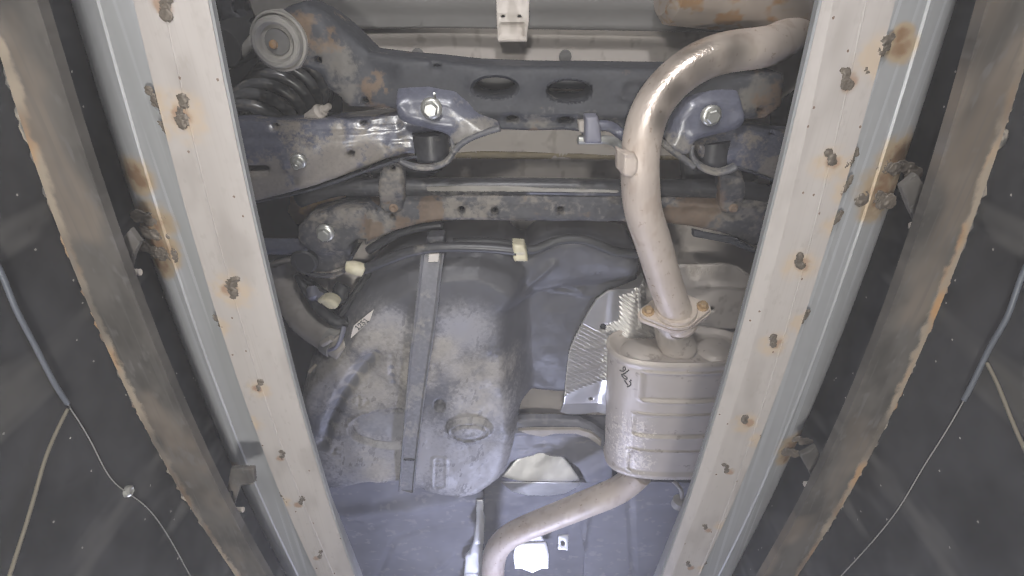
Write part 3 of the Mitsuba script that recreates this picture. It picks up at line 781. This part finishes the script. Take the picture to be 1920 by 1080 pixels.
bolt(610, 436, FH - .009, .0132, 'bolt', fsf, label='pale flanged bolt in the left plate')
put('lower_rim', sweep(PP([(555, 484), (562, 500), (580, 512), (605, 517), (635, 513), (656, 500)], FH + .002), .0030, sides=10, n=30, flat=1.8), 'front_subframe_paint', fsf, smooth=True)
put('rail_edge', sweep(PP([(690, 470), (730, 446), (780, 428), (830, 422)], FH + .02), .0065, sides=12, n=30), 'black_paint', fsf, smooth=True)
put('trailing_link', sweep(PP([(440, 463), (500, 462), (580, 463)], FH + .012), .0125, sides=18, n=20), 'clevis_paint', car, smooth=True, label='dark trailing link at the left rail')
put('bush', lathe([(.020, -.02), (.020, .006), (.017, .009), (0, .009)], P(572, 488, FH + .006), (0, 0, -1), 30), 'rubber', fsf)
put('crossbar_dust', sheet([(1300, 432), (1330, 440), (1380, 448), (1420, 470), (1415, 476), (1370, 458), (1300, 445)], FH - .006, .006, edge=.003, step=.005), 'subframe_paint', fsf)

# fuel tank
TH = .70
tank_poly = [(560, 690), (600, 655), (640, 590), (660, 560), (700, 520), (735, 496), (780, 484), (830, 478), (900, 474), (945, 466), (962, 490), (985, 502), (1006, 480), (1040, 460), (1100, 456), (1140, 470), (1160, 480), (1200, 482),
             (1215, 520), (1215, 600), (1170, 790), (1100, 800), (1040, 800), (985, 788), (968, 818), (958, 870), (946, 902), (912, 925), (895, 936), (862, 941), (822, 937), (797, 930), (782, 921), (762, 915), (745, 907), (720, 912), (685, 911), (660, 917), (632, 922),
             (560, 915)]
valley = [(975, 800), (968, 700), (965, 600), (990, 566), (1050, 560), (1230, 540), (1230, 830), (1000, 830)]
tank_feats = [
    ('plane', (780, 750), (0.0, -.01)),
    ('poly', valley, .060, .075),
    ('poly', [(540, 380), (1240, 380), (1240, 520), (1130, 545), (985, 560), (960, 535), (900, 500), (830, 505), (760, 525), (700, 560), (660, 600), (630, 660), (540, 740)], .045, .040),
    ('line', [(655, 578), (690, 552), (730, 528), (790, 512), (830, 508), (915, 484), (945, 503), (985, 505)], .0035, -.005),
    ('line', [(640, 578), (700, 540), (770, 510)], .005, .006),
    ('poly', [q for q in ellipse(745, 804, 91, 35, 80) if q[0] < 768], .0030, .008), ('line', [(657, 806), (662, 817), (676, 827), (700, 836), (730, 840), (760, 841)], .0026, .009), ('line', [(654, 800), (660, 788), (690, 775), (730, 769), (768, 769)], .003, -.003),
    ('poly', ellipse(880, 803, 42, 19, 50), .006, -.011), ('loop', ellipse(880, 803, 34, 14, 50), .0024, .005), ('bump', (884, 803), .003, .002),
    ('poly', ellipse(824, 762, 8.5, 9), .003, .014),
    ('loop', rrect(811, 859, 837, 913, 5), .0018, -.0032), ('loop', ellipse(932, 660, 6.5, 6.5), .0013, -.002), ('loop', ellipse(913, 657, 3, 5), .0012, -.002), ('loop', ellipse(1126, 540, 6, 5), .0014, -.002),
    ('loop', [(634, 832), (655, 845), (624, 846)], .0014, .003), ('loop', ellipse(672, 755, 15, 9), .0014, .003), ('line', [(656, 754), (688, 756)], .0014, .003), ('line', [(672, 745), (672, 766)], .0014, .003),
    ('line', [(700, 668), (670, 702), (640, 742), (618, 790), (606, 830)], .010, .010), ('line', [(735, 668), (733, 700), (738, 720)], .004, .003),
    ('line', [(990, 590), (1060, 572), (1100, 590)], .006, -.006), ('line', [(970, 600), (1000, 560), (1040, 520)], .006, -.005), ('line', [(1040, 590), (1120, 600)], .004, -.003),
    ('line', [(626, 858), (740, 860)], .0016, .0012), ('line', [(626, 877), (745, 880)], .0016, .0012),
    ('noise', 12, .012), ('noise', 60, .0015)]
for k in range(7):
    tank_feats.append(('line', [(818, 867 + k * 6.4), (826, 867 + k * 6.4)], .0010, -.0016))
for k in range(5):
    tank_feats.append(('line', [(648 + k * 18, 868.5), (658 + k * 18, 869)], .0012, .0014))
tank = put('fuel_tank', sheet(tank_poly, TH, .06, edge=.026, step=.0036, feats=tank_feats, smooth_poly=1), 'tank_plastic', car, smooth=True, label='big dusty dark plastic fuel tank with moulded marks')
# strap
cl = [(812, 470), (806, 520), (797, 600), (790, 650), (782, 715), (774, 790), (766, 870), (762, 920)]
wd = [19, 19, 20, 20, 19, 18, 17, 17]
hs = [.706, .698, .690, .686, .685, .684, .684, .689]


def ribbon(cl, wd, hs, thick=.006, n=60, edge=.0030):
    q = spline(np.array([[*P(a, b, h), w * h / 1000 / .8] for (a, b), w, h in zip(cl, wd, hs)]), n)
    prof = [(-1, 0), (-1, -edge), (-.90, -edge * 1.5), (-.78, -edge * .9), (-.70, 0), (.70, 0), (.78, -edge * .9), (.90, -edge * 1.5), (1, -edge), (1, 0), (1, thick), (-1, thick)]
    t_ = np.gradient(q[:, :3], axis=0)
    sidev = np.cross(t_, [0, 0, 1.0])
    sidev /= np.linalg.norm(sidev, axis=1, keepdims=True)
    v = np.stack([q[:, :3] + sidev * (u * q[:, 3])[:, None] + np.array([0, 0, w]) for u, w in prof], 1).reshape(-1, 3)
    m = len(prof)
    f = []
    for k in range(n - 1):
        i = np.arange(m)
        j = (i + 1) % m
        f += [np.column_stack([k * m + i, k * m + j, (k + 1) * m + j]), np.column_stack([k * m + i, (k + 1) * m + j, (k + 1) * m + i])]
    i = np.arange(1, m - 1)
    f += [np.column_stack([i * 0, i + 1, i]), (n - 1) * m + np.column_stack([i * 0, i, i + 1])]
    return outward(trimesh.Trimesh(v, np.vstack(f), process=False))


put('strap', ribbon(cl, wd, hs), 'strap_paint', tank, smooth=30, label='steel strap under the tank')
put('strap_bracket', sheet([(800, 445), (832, 443), (834, 486), (800, 486)], TH + .008, .02, edge=.003, step=.003, feats=[('noise', 60, .005)]), 'front_subframe_paint', tank)
put('strap_tag', sheet([(804, 477), (823, 476), (822, 491), (803, 492)], TH - .006, .003, edge=.001, step=.003), 'sticker_paper', tank, label='small pale tag on the strap')
put('strap_seam', sheet([(757, 862), (778, 862), (777, 864), (757, 864)], TH - .0185, .003, edge=0, step=.003), 'black_paint', tank)
st = put('sticker', sheet([(663, 611), (701, 580), (693, 602), (657, 635)], TH - .0025, .0012, edge=0, step=.004), 'sticker_paper', tank, label='slanted pale sticker with small black characters')
txt = meshkit.text_mesh('1251', .0085, .0006, bold=True)
txt.apply_translation([-txt.bounds[1][0] / 2, -.004, 0])
ctr = P(678, 608, TH - .0030)
ux = P(693, 596, TH) - P(665, 620, TH)
ux /= np.linalg.norm(ux)
uz = np.array([0, 0, -1.0])
uy = np.cross(uz, ux)
M = np.eye(4)
M[:3, 0], M[:3, 1], M[:3, 2], M[:3, 3] = ux * .9, uy, uz, ctr
txt.apply_transform(M)
put('print', txt, 'ink', tank, smooth=False)
put('tank_label', sheet([(577, 697), (590, 683), (594, 686), (580, 702)], TH - .004, .002, edge=0, step=.004), 'seam_sealer', tank)
# hose along the tank top with cream fittings
hose = put('vent_hose', sweep([P(672, 508, .705), P(700, 498, .702), P(750, 478, .70), P(800, 466, .70), P(860, 463, .70), P(930, 466, .70), P(968, 470, .70)], .0078, sides=14, n=60), 'black_paint', tank, smooth=True, label='black vent hose along the tank edge')
put('hose_fitting', sweep([P(650, 500, .70), P(665, 502, .70), P(682, 507, .702)], [.0085, .0105, .0100], sides=16, n=14), 'cream_plastic', tank, smooth=True, label='cream hose fitting at the left plate')
put('hose_fitting', sheet([(961, 459), (983, 460), (988, 476), (990, 492), (964, 492), (960, 476)], .692, .018, edge=.004, step=.003, feats=[('line', [(960, 480), (990, 480)], .002, .004)]), 'cream_plastic', tank, label='cream clip at the middle of the tank edge')
put('edge_hose', sweep([P(850, 456, .735), P(950, 458, .735), P(1000, 468, .735), P(1040, 453, .735), P(1100, 451, .735), P(1150, 470, .735), P(1200, 476, .735)], .0075, sides=12, n=60), 'rubber', tank, smooth=True)
# filler neck, clamp, connector, wires
fn = put('filler_neck', sweep([P(525, 490, .80), P(545, 540, .79), P(563, 580, .775), P(592, 612, .755), P(625, 636, .735), P(650, 655, .725)], [.027, .029, .030, .029, .026, .024], sides=28, n=60,
         ridge=lambda t_, ang: 1 + .02 * np.sin(t_ * 130) * (t_ < .5)), 'hose_tan', car, smooth=True, label='tan dusty filler hose left of the tank')
dirn = P(650, 655, .725) - P(600, 618, .752)
put('hose_clamp', lathe([(.0255, -.009), (.0292, -.009), (.0296, 0), (.0292, .009), (.0255, .009)], P(628, 638, .733), dirn, 32), 'dusty_rubber', fn)
put('clamp_screw', sweep([P(604, 645, .705), P(622, 634, .703)], .0055, sides=8, n=2, smooth=False), 'hose_tan', fn, smooth=30)
put('clamp_band', sweep([P(612, 655, .712), P(628, 652, .706), P(640, 632, .706), P(645, 612, .716)], .0032, sides=10, n=24, flat=1.8), 'grey_rubber', fn, smooth=True)
put('wire', sweep([P(555, 515, .745), P(580, 553, .735), P(610, 588, .730), P(640, 606, .730), P(655, 600, .73)], [.004, .0075, .010, .0095, .008], sides=12, n=40), 'rubber', car, smooth=True)
put('wire', sweep([P(556, 516, .75), P(590, 535, .75), P(605, 548, .74), P(620, 560, .735)], .0055, sides=10, n=30), 'rubber', car, smooth=True)
put('wire', sweep([P(640, 590, .74), P(660, 558, .745), P(680, 530, .75), P(692, 512, .75)], .0045, sides=10, n=30), 'rubber', car, smooth=True)
put('hose_end', sweep([P(636, 565, .75), P(640, 545, .755), P(645, 534, .76)], [.0125, .0135, .012], sides=16, n=14), 'rubber', car, smooth=True)
put('sensor', join(lathe([(0, -.012), (.009, -.012), (.010, .002), (.008, .006), (.004, .008), (0, .008)], P(588, 553, .728), (.3, .5, -.7), 18), sweep([P(583, 548, .735), P(606, 560, .725)], .008, sides=10, n=8)), 'grey_rubber', car, smooth=35)
put('connector', join(sheet([(596, 566), (606, 560), (622, 562), (634, 572), (632, 580), (618, 582), (608, 576)], .712, .016, edge=.004, step=.0025, smooth_poly=1), sheet([(594, 565), (604, 559), (609, 566), (600, 571)], .709, .012, edge=.002, step=.002)), 'cream_plastic', car, smooth=35, label='cream electrical connector above the filler hose')
put('body_bracket', sheet([(570, 505), (700, 505), (665, 560), (610, 548), (580, 525)], .80, .01, edge=.003, step=.006, feats=[('line', [(622, 505), (622, 560)], .004, -.006), ('line', [(612, 505), (612, 560)], .003, .006)]), 'body_paint', car)

# heat shield beside the silencer: embossed aluminium
HS = .765
hs_poly = [(1203, 512), (1192, 525), (1170, 535), (1140, 545), (1118, 562), (1100, 590), (1075, 640), (1067, 660), (1062, 700), (1056, 760), (1052, 788), (1066, 796), (1090, 796), (1140, 785), (1190, 780), (1230, 700), (1230, 600), (1210, 580)]


def ridges(xy):
    u = xy[:, 1] - .6 * xy[:, 0]
    pt = shapely.points(xy)
    plain = Polygon(XY([(1200, 500), (1130, 545), (1098, 600), (1120, 612), (1150, 590), (1150, 545), (1175, 530)], HS)).buffer(.006)
    low = Polygon(XY([(1045, 752), (1075, 735), (1160, 705), (1160, 800), (1040, 800)], HS))
    k = np.ones(len(xy))
    for g in (plain, low):
        d = shapely.distance(g, pt)
        k *= sstep(0, .008, d)
    return .0024 * np.sin(u * 2 * np.pi / .0088) * k


hsh = put('heat_shield', sheet(hs_poly, HS, .002, edge=.0015, step=.0012, feats=[
    ('poly', [(1172, 500), (1240, 500), (1240, 800), (1140, 800), (1150, 700), (1160, 600)], .05, -.022), ('fn', ridges),
    ('poly', [(1040, 770), (1160, 708), (1160, 830), (1040, 830)], .05, .007),
    ('fn', lambda xy: .42 * np.maximum(0, xy[:, 1] - .02 - P(1100, 745, HS)[1])), ('line', [(1100, 652), (1160, 640)], .004, -.0016), ('line', [(1090, 690), (1155, 672)], .004, -.0016), ('line', [(1085, 720), (1150, 702)], .004, -.0016),
    ('line', [(1194, 520), (1198, 600)], .0020, -.003), ('line', [(1190, 530), (1193, 600)], .0015, .003),
    ('noise', 10, .004)], holes=[ellipse(1131, 614, 5.5, 6.5), ellipse(1109, 752, 3.5, 3)]), 'shield_aluminium', car, smooth=50, label='ridged aluminium heat shield left of the silencer')
hs2 = [(1272, 497), (1355, 496), (1388, 503), (1412, 520), (1430, 560), (1430, 680), (1240, 680), (1262, 520)]


def mesh_bumps(xy):
    g = Polygon(XY([(1262, 490), (1385, 490), (1368, 508), (1350, 516), (1290, 514)], HS + .02))
    d = shapely.distance(g, shapely.points(xy))
    return .0016 * np.sin(xy[:, 0] * 2 * np.pi / .0085 + xy[:, 1] * 300) * np.sin(xy[:, 1] * 2 * np.pi / .0085 - xy[:, 0] * 300) * sstep(.006, 0, d)


put('heat_shield', sheet(hs2, HS + .02, .002, edge=.003, step=.0026, feats=[('fn', mesh_bumps), ('poly', [(1230, 620), (1450, 620), (1450, 700), (1230, 700)], .01, .02), ('line', [(1310, 535), (1420, 538)], .006, -.003), ('noise', 14, .012)],
    holes=[ellipse(1336, 582, 5, 4)]), 'body_paint', car, smooth=50, label='dusty smooth heat shield behind the flange')

# silencer: oval can with rolled rims, dished end, ribs
MH, MW, MT = .660, .118, .113
ya, yb = .522, .782
axm = np.array([1.0, 0, 0])
cxa = P(1290, 686, MH)[0]
cxb = P(1262, 906, MH)[0]
NS = 96
ang = np.arange(NS) * 2 * np.pi / NS
sx = np.sign(np.cos(ang)) * np.abs(np.cos(ang)) ** .72
sz = np.sign(np.sin(ang)) * np.abs(np.sin(ang)) ** .80


def ring(y, k, dz=0):
    u = (y - ya) / (yb - ya)
    cx = cxa + (cxb - cxa) * u
    return np.column_stack([cx + sx * MW * k, np.full(NS, y), CZ + MH + MT / 2 + dz + sz * (MT / 2) * (1 - (1 - k) * MW / (MT / 2))])


prof = [(ya + .010, .02), (ya + .010, .25), (ya + .008, .45), (ya + .006, .70), (ya + .007, .84), (ya + .003, .90), (ya - .002, .935), (ya - .003, .965), (ya + .000, .992), (ya + .006, 1.0), (ya + .010, .985), (ya + .013, .978)]
ys = np.linspace(ya + .016, yb - .016, 90)
rings = [ring(y, k) for y, k in prof]
ribs = [(rrect(1205, 703, 1420, 757, 9, -.10)), (rrect(1190, 782, 1420, 824, 9, -.10)), (rrect(1180, 850, 1420, 892, 9, -.10))]
rib_l = [LineString(np.vstack([XY(r, MH), XY(r, MH)[:1]])) for r in ribs]
rib_p = [Polygon(XY(r, MH)) for r in ribs]
for y in ys:
    r = ring(y, .978)
    pts = shapely.points(r[:, :2])
    dz = np.zeros(NS)
    for g, gl in zip(rib_p, rib_l):
        dd = shapely.distance(gl, pts)
        ins = shapely.contains_xy(g, r[:, 0], r[:, 1])
        dz += -.0030 * np.exp(-(dd / .0022) ** 2) + np.where(ins, .0018 * sstep(0, .004, dd), 0)
    r[:, 2] += dz * (sz < -.2)
    r[:, 2] += .0012 * (meshkit.fbm(np.column_stack([r[:, :2] * 30, r[:, 2] * 0]), 2) - .5)
    rings.append(r)
rings += [ring(y, k) for y, k in [(yb - .013, .978), (yb - .010, .99), (yb - .006, 1.0), (yb, .99), (yb + .003, .96), (yb + .002, .90), (yb - .006, .7), (yb - .006, .02)]]
# dense ring around the can needs more columns near the ribs: resample is not needed at this size
v = np.vstack(rings)
f = []
i = np.arange(NS)
j = (i + 1) % NS
for k in range(len(rings) - 1):
    f += [np.column_stack([k * NS + i, k * NS + j, (k + 1) * NS + j]), np.column_stack([k * NS + i, (k + 1) * NS + j, (k + 1) * NS + i])]
can = trimesh.Trimesh(v, np.vstack(f), process=False)
can = outward(can)
muf = put('silencer', can, 'muffler_steel', car, smooth=50, label='dusty oval exhaust silencer beside the right rail')
cap = P(1215, 655, .70)
put('end_bulge', lathe([(.036, -.004), (.034, .002), (.026, .010), (.012, .014), (0, .015)], [cxa - .062, ya + .008, CZ + MH + .046], (0, -1, 0), 40), 'muffler_steel', muf, smooth=True)
put('end_bulge', lathe([(.036, -.004), (.034, .002), (.026, .009), (.012, .012), (0, .013)], [cxa + .062, ya + .008, CZ + MH + .050], (0, -1, 0), 40), 'muffler_steel', muf, smooth=True)
# handwriting in black marker on the can
Z = lambda pts: [(1140 + a / 13.5, 660 + b / 13.5) for a, b in pts]
strokes = [[(290, 450), (340, 485), (400, 485), (445, 450), (440, 390), (400, 375), (380, 400), (385, 450)], [(340, 575), (400, 555), (470, 510), (535, 455)], [(350, 590), (375, 640), (420, 680), (480, 695), (490, 660), (440, 610), (390, 585)],
           [(420, 715), (455, 780), (500, 835)], [(490, 885), (560, 850), (590, 800), (545, 750), (590, 705)]]
ink = []


def can_low(x, y):
    """height of the can's lower skin above the camera at x, y"""
    u = (y - ya) / (yb - ya)
    k = np.clip(abs(x - (cxa + (cxb - cxa) * u)) / (MW * .978), 0, .999)
    c_ = k ** (1 / .72)
    s_ = math.sqrt(max(0, 1 - c_ * c_))
    return MH + MT / 2 - s_ ** .80 * (MT / 2) * (1 - .022 * MW / (MT / 2))


for s in strokes:
    pts = []
    for a, b in chaikin(Z(s), 2, False):
        h = MH + .01
        for _ in range(8):
            q = P(a, b, h)
            h = .5 * h + .5 * can_low(q[0], q[1])
        pts.append(P(a, b, h - .0003))
    ink.append(sweep(pts, .0011, sides=6, smooth=False))
put('handwriting', join(*ink), 'ink', muf, smooth=True, label='black handwritten marker figures on the silencer')
put('hanger', join(sweep([P(1262, 902, .70), P(1275, 915, .69), P(1278, 935, .69)], .004, sides=10, n=16), lathe([(0, -.01), (.012, -.01), (.012, .01), (0, .01)], P(1272, 942, .69), (0, 1, .2), 18)), 'dusty_rubber', muf, smooth=35)

# exhaust pipe from the silencer flange towards the rear
pipe_pts = [(1278, 612, .690), (1262, 572, .682), (1238, 500, .672), (1220, 440, .664), (1206, 395, .660), (1201, 350, .658), (1200, 300, .658), (1206, 250, .664), (1222, 203, .678), (1258, 155, .692), (1308, 118, .698), (1365, 98, .704), (1425, 90, .715), (1470, 72, .74), (1495, 30, .77), (1500, -40, .79)]
pipe = put('exhaust_pipe', sweep([P(a, b, h) for a, b, h in pipe_pts], [.0245] * 6 + [.0240] * 3 + [.0240, .0240, .0240, .0240, .0240, .0245, .0245], sides=40, n=150), 'exhaust_steel', car, smooth=True, label='bent rear exhaust pipe with a bright bend')
# flange with two bolts
fa, fb = P(1238, 500, .672), P(1282, 640, .698)
fdir = (fb - fa) / np.linalg.norm(fb - fa)
fdir = np.array([.06, .93, .36])
fdir /= np.linalg.norm(fdir)
fc = P(1266, 580, .686)
fx = np.array([1.0, 0, 0]) - fdir * fdir[0]
fx /= np.linalg.norm(fx)
tilt = math.radians(4)
fzv = np.cross(fx, fdir)
fx, fzv = fx * math.cos(tilt) + fzv * math.sin(tilt), -fx * math.sin(tilt) + fzv * math.cos(tilt)


def flange(center, th, big, ear, lug):
    g = Point(0, 0).buffer(big, 24).union(Point(ear, 0).buffer(lug, 12)).union(Point(-ear, 0).buffer(lug, 12)).convex_hull
    e = trimesh.creation.extrude_polygon(g, th)
    Mx = np.eye(4)
    Mx[:3, 0], Mx[:3, 1], Mx[:3, 2], Mx[:3, 3] = fx, np.cross(fdir, fx), fdir, center
    e.apply_transform(Mx)
    return e


fl = put('flange', join(flange(fc, .005, .035, .042, .011), flange(fc + fdir * .0075, .006, .035, .044, .012), flange(fc + fdir * .016, .004, .030, .034, .008)), 'exhaust_steel', pipe, smooth=30, label='two-bolt diamond flange')
for s in (-1, 1):
    c = fc + fx * s * .0415
    put('flange_bolt', join(lathe([(0, 0), (.0092, 0), (.0092, .002), (.007, .0026), (0, .0026)], c, -fdir, 20), lathe([(.0068, .002), (.0068, .008), (.0052, .010), (0, .010)], c, -fdir, 6)), 'copper_bolt', pipe, smooth=30, label='copper coloured nut')
put('collar', sweep([fc - fdir * .006, fc - fdir * .001], [.031, .033], sides=36, n=4, smooth=False), 'exhaust_steel', pipe, smooth=40)
put('stub', sweep([fc + fdir * .01, fc + fdir * .03 + [0, 0, .004], np.array([P(1283, 640, .70)[0], ya + .012, CZ + .716])], [.027, .0275, .0305], sides=36, n=20), 'muffler_steel', muf, smooth=True, label='inlet stub of the silencer')
# hanger clamp on the pipe, rod and rubber block
put('clamp_plate', sheet([(1160, 284), (1166, 286), (1190, 288), (1197, 300), (1196, 322), (1186, 333), (1168, 330), (1160, 322)], .632, .012, edge=.003, step=.0025, feats=[('poly', [(1150, 280), (1167, 280), (1167, 340), (1150, 340)], .005, .010), ('line', [(1166, 290), (1190, 289)], .0012, -.002), ('bump', (1186, 326), .002, .002)]), 'exhaust_steel', pipe, smooth=40, label='welded hanger tab on the pipe')
put('hanger_rod', sweep([P(1083, 262, .70), P(1110, 262, .70), P(1135, 262, .695), P(1152, 266, .685), P(1165, 280, .665), P(1172, 300, .652)], .0058, sides=16, n=50), 'zinc', pipe, smooth=True, label='bright bent hanger rod')
put('hanger_rod', sweep([P(1088, 238, .70), P(1110, 236, .70), P(1140, 236, .70), P(1160, 248, .70), P(1175, 262, .69)], .0068, sides=16, n=40), 'clevis_paint', pipe, smooth=True)
put('hanger_rubber', sheet([(1098, 219), (1122, 219), (1127, 240), (1129, 270), (1097, 270), (1097, 240)], .676, .035, edge=.005, step=.003), 'grey_rubber', pipe, smooth=40, label='bluish grey rubber hanger block')
put('hanger_boss', sheet([(1084, 228), (1097, 226), (1097, 250), (1086, 248)], .69, .02, edge=.003, step=.003), 'hose_tan', pipe)
# rusty can at the top edge
put('tail_silencer', lathe([(0, -.11), (.05, -.11), (.060, -.10), (.060, .10), (.05, .108), (0, .108)], P(1410, -36, .78), (1, .10, .05), 48), 'tail_steel', car, smooth=40, label='rust spotted tail silencer at the top edge')
put('rear_cap', sheet([(1350, 24), (1400, 20), (1450, 24), (1440, 36), (1400, 42), (1358, 40)], BH - .034, .004, edge=.001, step=.005), 'seam_sealer', car)

# front pipe
fp = put('front_pipe', sweep([P(1200, 885, .715), P(1165, 915, .712), P(1120, 936, .71), P(1060, 960, .712), P(1000, 984, .715), P(955, 1006, .718), P(930, 1035, .72), P(924, 1080, .722), P(922, 1150, .725)], [.026, .026, .0262, .0258, .0255, .0255, .026, .026, .026], sides=36, n=90), 'exhaust_steel', car, smooth=True, label='front exhaust pipe running ahead under the tunnel')

# floor ahead of the tank, tunnel, foil shields
put('floor_panel', sheet([(560, 880), (700, 880), (900, 880), (908, 940), (900, 1010), (880, 1180), (500, 1180)], .815, .01, edge=.004, step=.008, feats=[('line', [(640, 960), (730, 950), (900, 930)], .02, -.012), ('line', [(800, 1080), (850, 1040)], .006, -.006), ('line', [(700, 1100), (740, 1010), (820, 985), (880, 980)], .005, .005), ('loop', ellipse(866, 1028, 6, 5), .0015, -.002), ('line', [(690, 995), (700, 1002), (760, 965)], .003, -.003), ('poly', [(640, 955), (760, 940), (800, 955), (690, 985)], .02, -.006), ('noise', 14, .012)]), 'tray_plastic', car, label='grey floor panel ahead of the tank')
put('floor_panel', sheet([(1075, 905), (1330, 905), (1330, 1180), (1090, 1180), (1096, 1040)], .815, .01, edge=.004, step=.008, feats=[('line', [(1100, 960), (1085, 1100)], .005, -.012), ('line', [(1078, 985), (1062, 1100)], .0035, -.010), ('line', [(1180, 930), (1190, 1100)], .004, .006), ('loop', ellipse(1095, 1040, 6, 5), .0015, -.002), ('line', [(1190, 955), (1260, 940)], .01, -.004), ('noise', 14, .01)]), 'tray_plastic', car, label='grey floor panel right of the tunnel')
put('tunnel', sheet([(900, 780), (1180, 780), (1180, 1000), (1110, 1180), (840, 1180), (900, 940)], .845, .01, edge=0, step=.008, feats=[('noise', 14, .012)]), 'tray_plastic', car)
tun = put('crossmember', sheet([(950, 792), (1000, 786), (1085, 790), (1110, 800), (1150, 830), (1150, 905), (1100, 908), (1085, 880), (1060, 862), (1010, 850), (960, 868), (935, 900), (925, 860)], .80, .01, edge=.006, step=.005,
          feats=[('line', [(960, 806), (1085, 806), (1110, 815), (1128, 832)], .008, -.010), ('line', [(970, 838), (1060, 838)], .003, -.002), ('noise', 18, .008)] + [('line', [(985, 880 - k * 9), (1005, 866 - k * 9), (1030, 862 - k * 9), (1055, 872 - k * 9)], .0022, -.0034) for k in range(4)]), 'tray_plastic', car, label='pressed crossmember ahead of the tank')
put('edge_trim', sheet([(972, 808), (1000, 806), (1085, 806), (1108, 812), (1128, 828), (1126, 838), (1104, 822), (1080, 814), (1040, 814), (1018, 820), (990, 815)], .785, .006, edge=.002, step=.004), 'hose_tan', tun, label='tan edge of the crossmember')



def facet(pts, h, slope, name, parent, label=None, feats=(), holes=()):
    """A foil panel leaning by slope (rise per metre ahead)."""
    return put(name, sheet(pts, h, .002, edge=.0012, step=.004, smooth_poly=int(label is not None), feats=[('plane', (pts[0][0], pts[0][1]), (0, slope)), ('noise', 25, .0012), *feats], holes=holes), 'foil', parent, smooth=40, label=label)


foil = facet([(935, 902), (960, 884), (985, 868), (1010, 860), (1040, 864), (1065, 880), (1085, 898), (1088, 903)], .80, -.62, 'foil_shield', car, 'bright crinkled foil heat shield in the tunnel', feats=[('noise', 40, .0016)])
facet([(940, 905), (1088, 905), (1084, 918), (1060, 938), (1030, 945), (990, 944), (960, 932)], .80, .30, 'panel', foil, holes=[])
facet([(893, 938), (906, 938), (907, 950), (893, 950)], .80, -.5, 'panel', foil)
facet([(893, 953), (905, 952), (909, 970), (908, 993), (889, 993), (893, 972)], .80, -.5, 'panel', foil)
facet([(888, 1014), (906, 1014), (905, 1030), (880, 1030)], .80, -.5, 'panel', foil, holes=[])
facet([(880, 1033), (907, 1033), (907, 1059), (871, 1059), (872, 1040)], .80, -.45, 'panel', foil)
facet([(871, 1062), (905, 1062), (905, 1110), (868, 1110)], .80, -.45, 'panel', foil)
facet([(978, 1010), (1012, 1000), (1020, 1013), (968, 1013)], .80, -.5, 'panel', foil)
facet([(966, 1019), (1024, 1018), (1029, 1032), (1027, 1046), (965, 1046), (962, 1032)], .80, -.5, 'panel', foil)
facet([(966, 1052), (1026, 1052), (1016, 1060), (998, 1065), (980, 1061)], .80, -.5, 'panel', foil)
facet([(1047, 1005), (1066, 1004), (1064, 1021), (1045, 1020)], .795, -.5, 'panel', foil, holes=[ellipse(1055, 1013, 4, 3)])

# ------------------------------------------------------------------ lamps on the pit floor
for k, (pos, r, rad, face) in enumerate(LAMPS):
    c = np.array(pos) + [0, 0, CZ]
    face = np.array(face, float) / np.linalg.norm(face)
    lamp = thing('work_lamp', ['white round work lamp on a post under the suspension', 'bluish round work lamp on a tall post, farthest ahead', 'white round work lamp on a low post just behind the camera', 'white round work lamp on a high post farthest behind the camera'][k], 'lamp')
    put('housing', lathe([(0, -.035), (r * 1.1, -.035), (r * 1.25, -.01), (r * 1.25, .008), (r * 1.08, .008), (r * 1.06, -.004), (0, -.004)], c, face, 40), 'lamp_housing', lamp)
    put('post', sweep([[c[0], c[1], .002], c - face * .034], .012, sides=20, n=2, smooth=False), 'lamp_housing', lamp)
    d = lathe([(r, 0), (r * .5, .0001), (0.0001, .0002)], c, face, 32)
    v_, f_ = np.asarray(d.vertices), np.asarray(d.faces)
    if (np.cross(v_[f_[:, 1]] - v_[f_[:, 0]], v_[f_[:, 2]] - v_[f_[:, 0]]) @ face).sum() < 0:
        d = trimesh.Trimesh(v_, f_[:, ::-1], process=False)
    key = put('lens', d, 'lamp_housing', lamp, smooth=False)
    scene[key]['emitter'] = {'type': 'area', 'radiance': rgb(*rad)}

# ------------------------------------------------------------------ the air
scene['clear'] = {'type': 'null'}
scene['haze'] = {'type': 'cube', 'to_world': T().translate([0, 1.0, 1.2]).scale([2.2, 3.4, 2.4]), 'bsdf': {'type': 'ref', 'id': 'clear'}, 'interior': {'type': 'ref', 'id': 'haze_air'}}
labels['haze'] = {'kind': 'stuff', 'label': 'thin milky haze in the pit air', 'category': 'haze'}
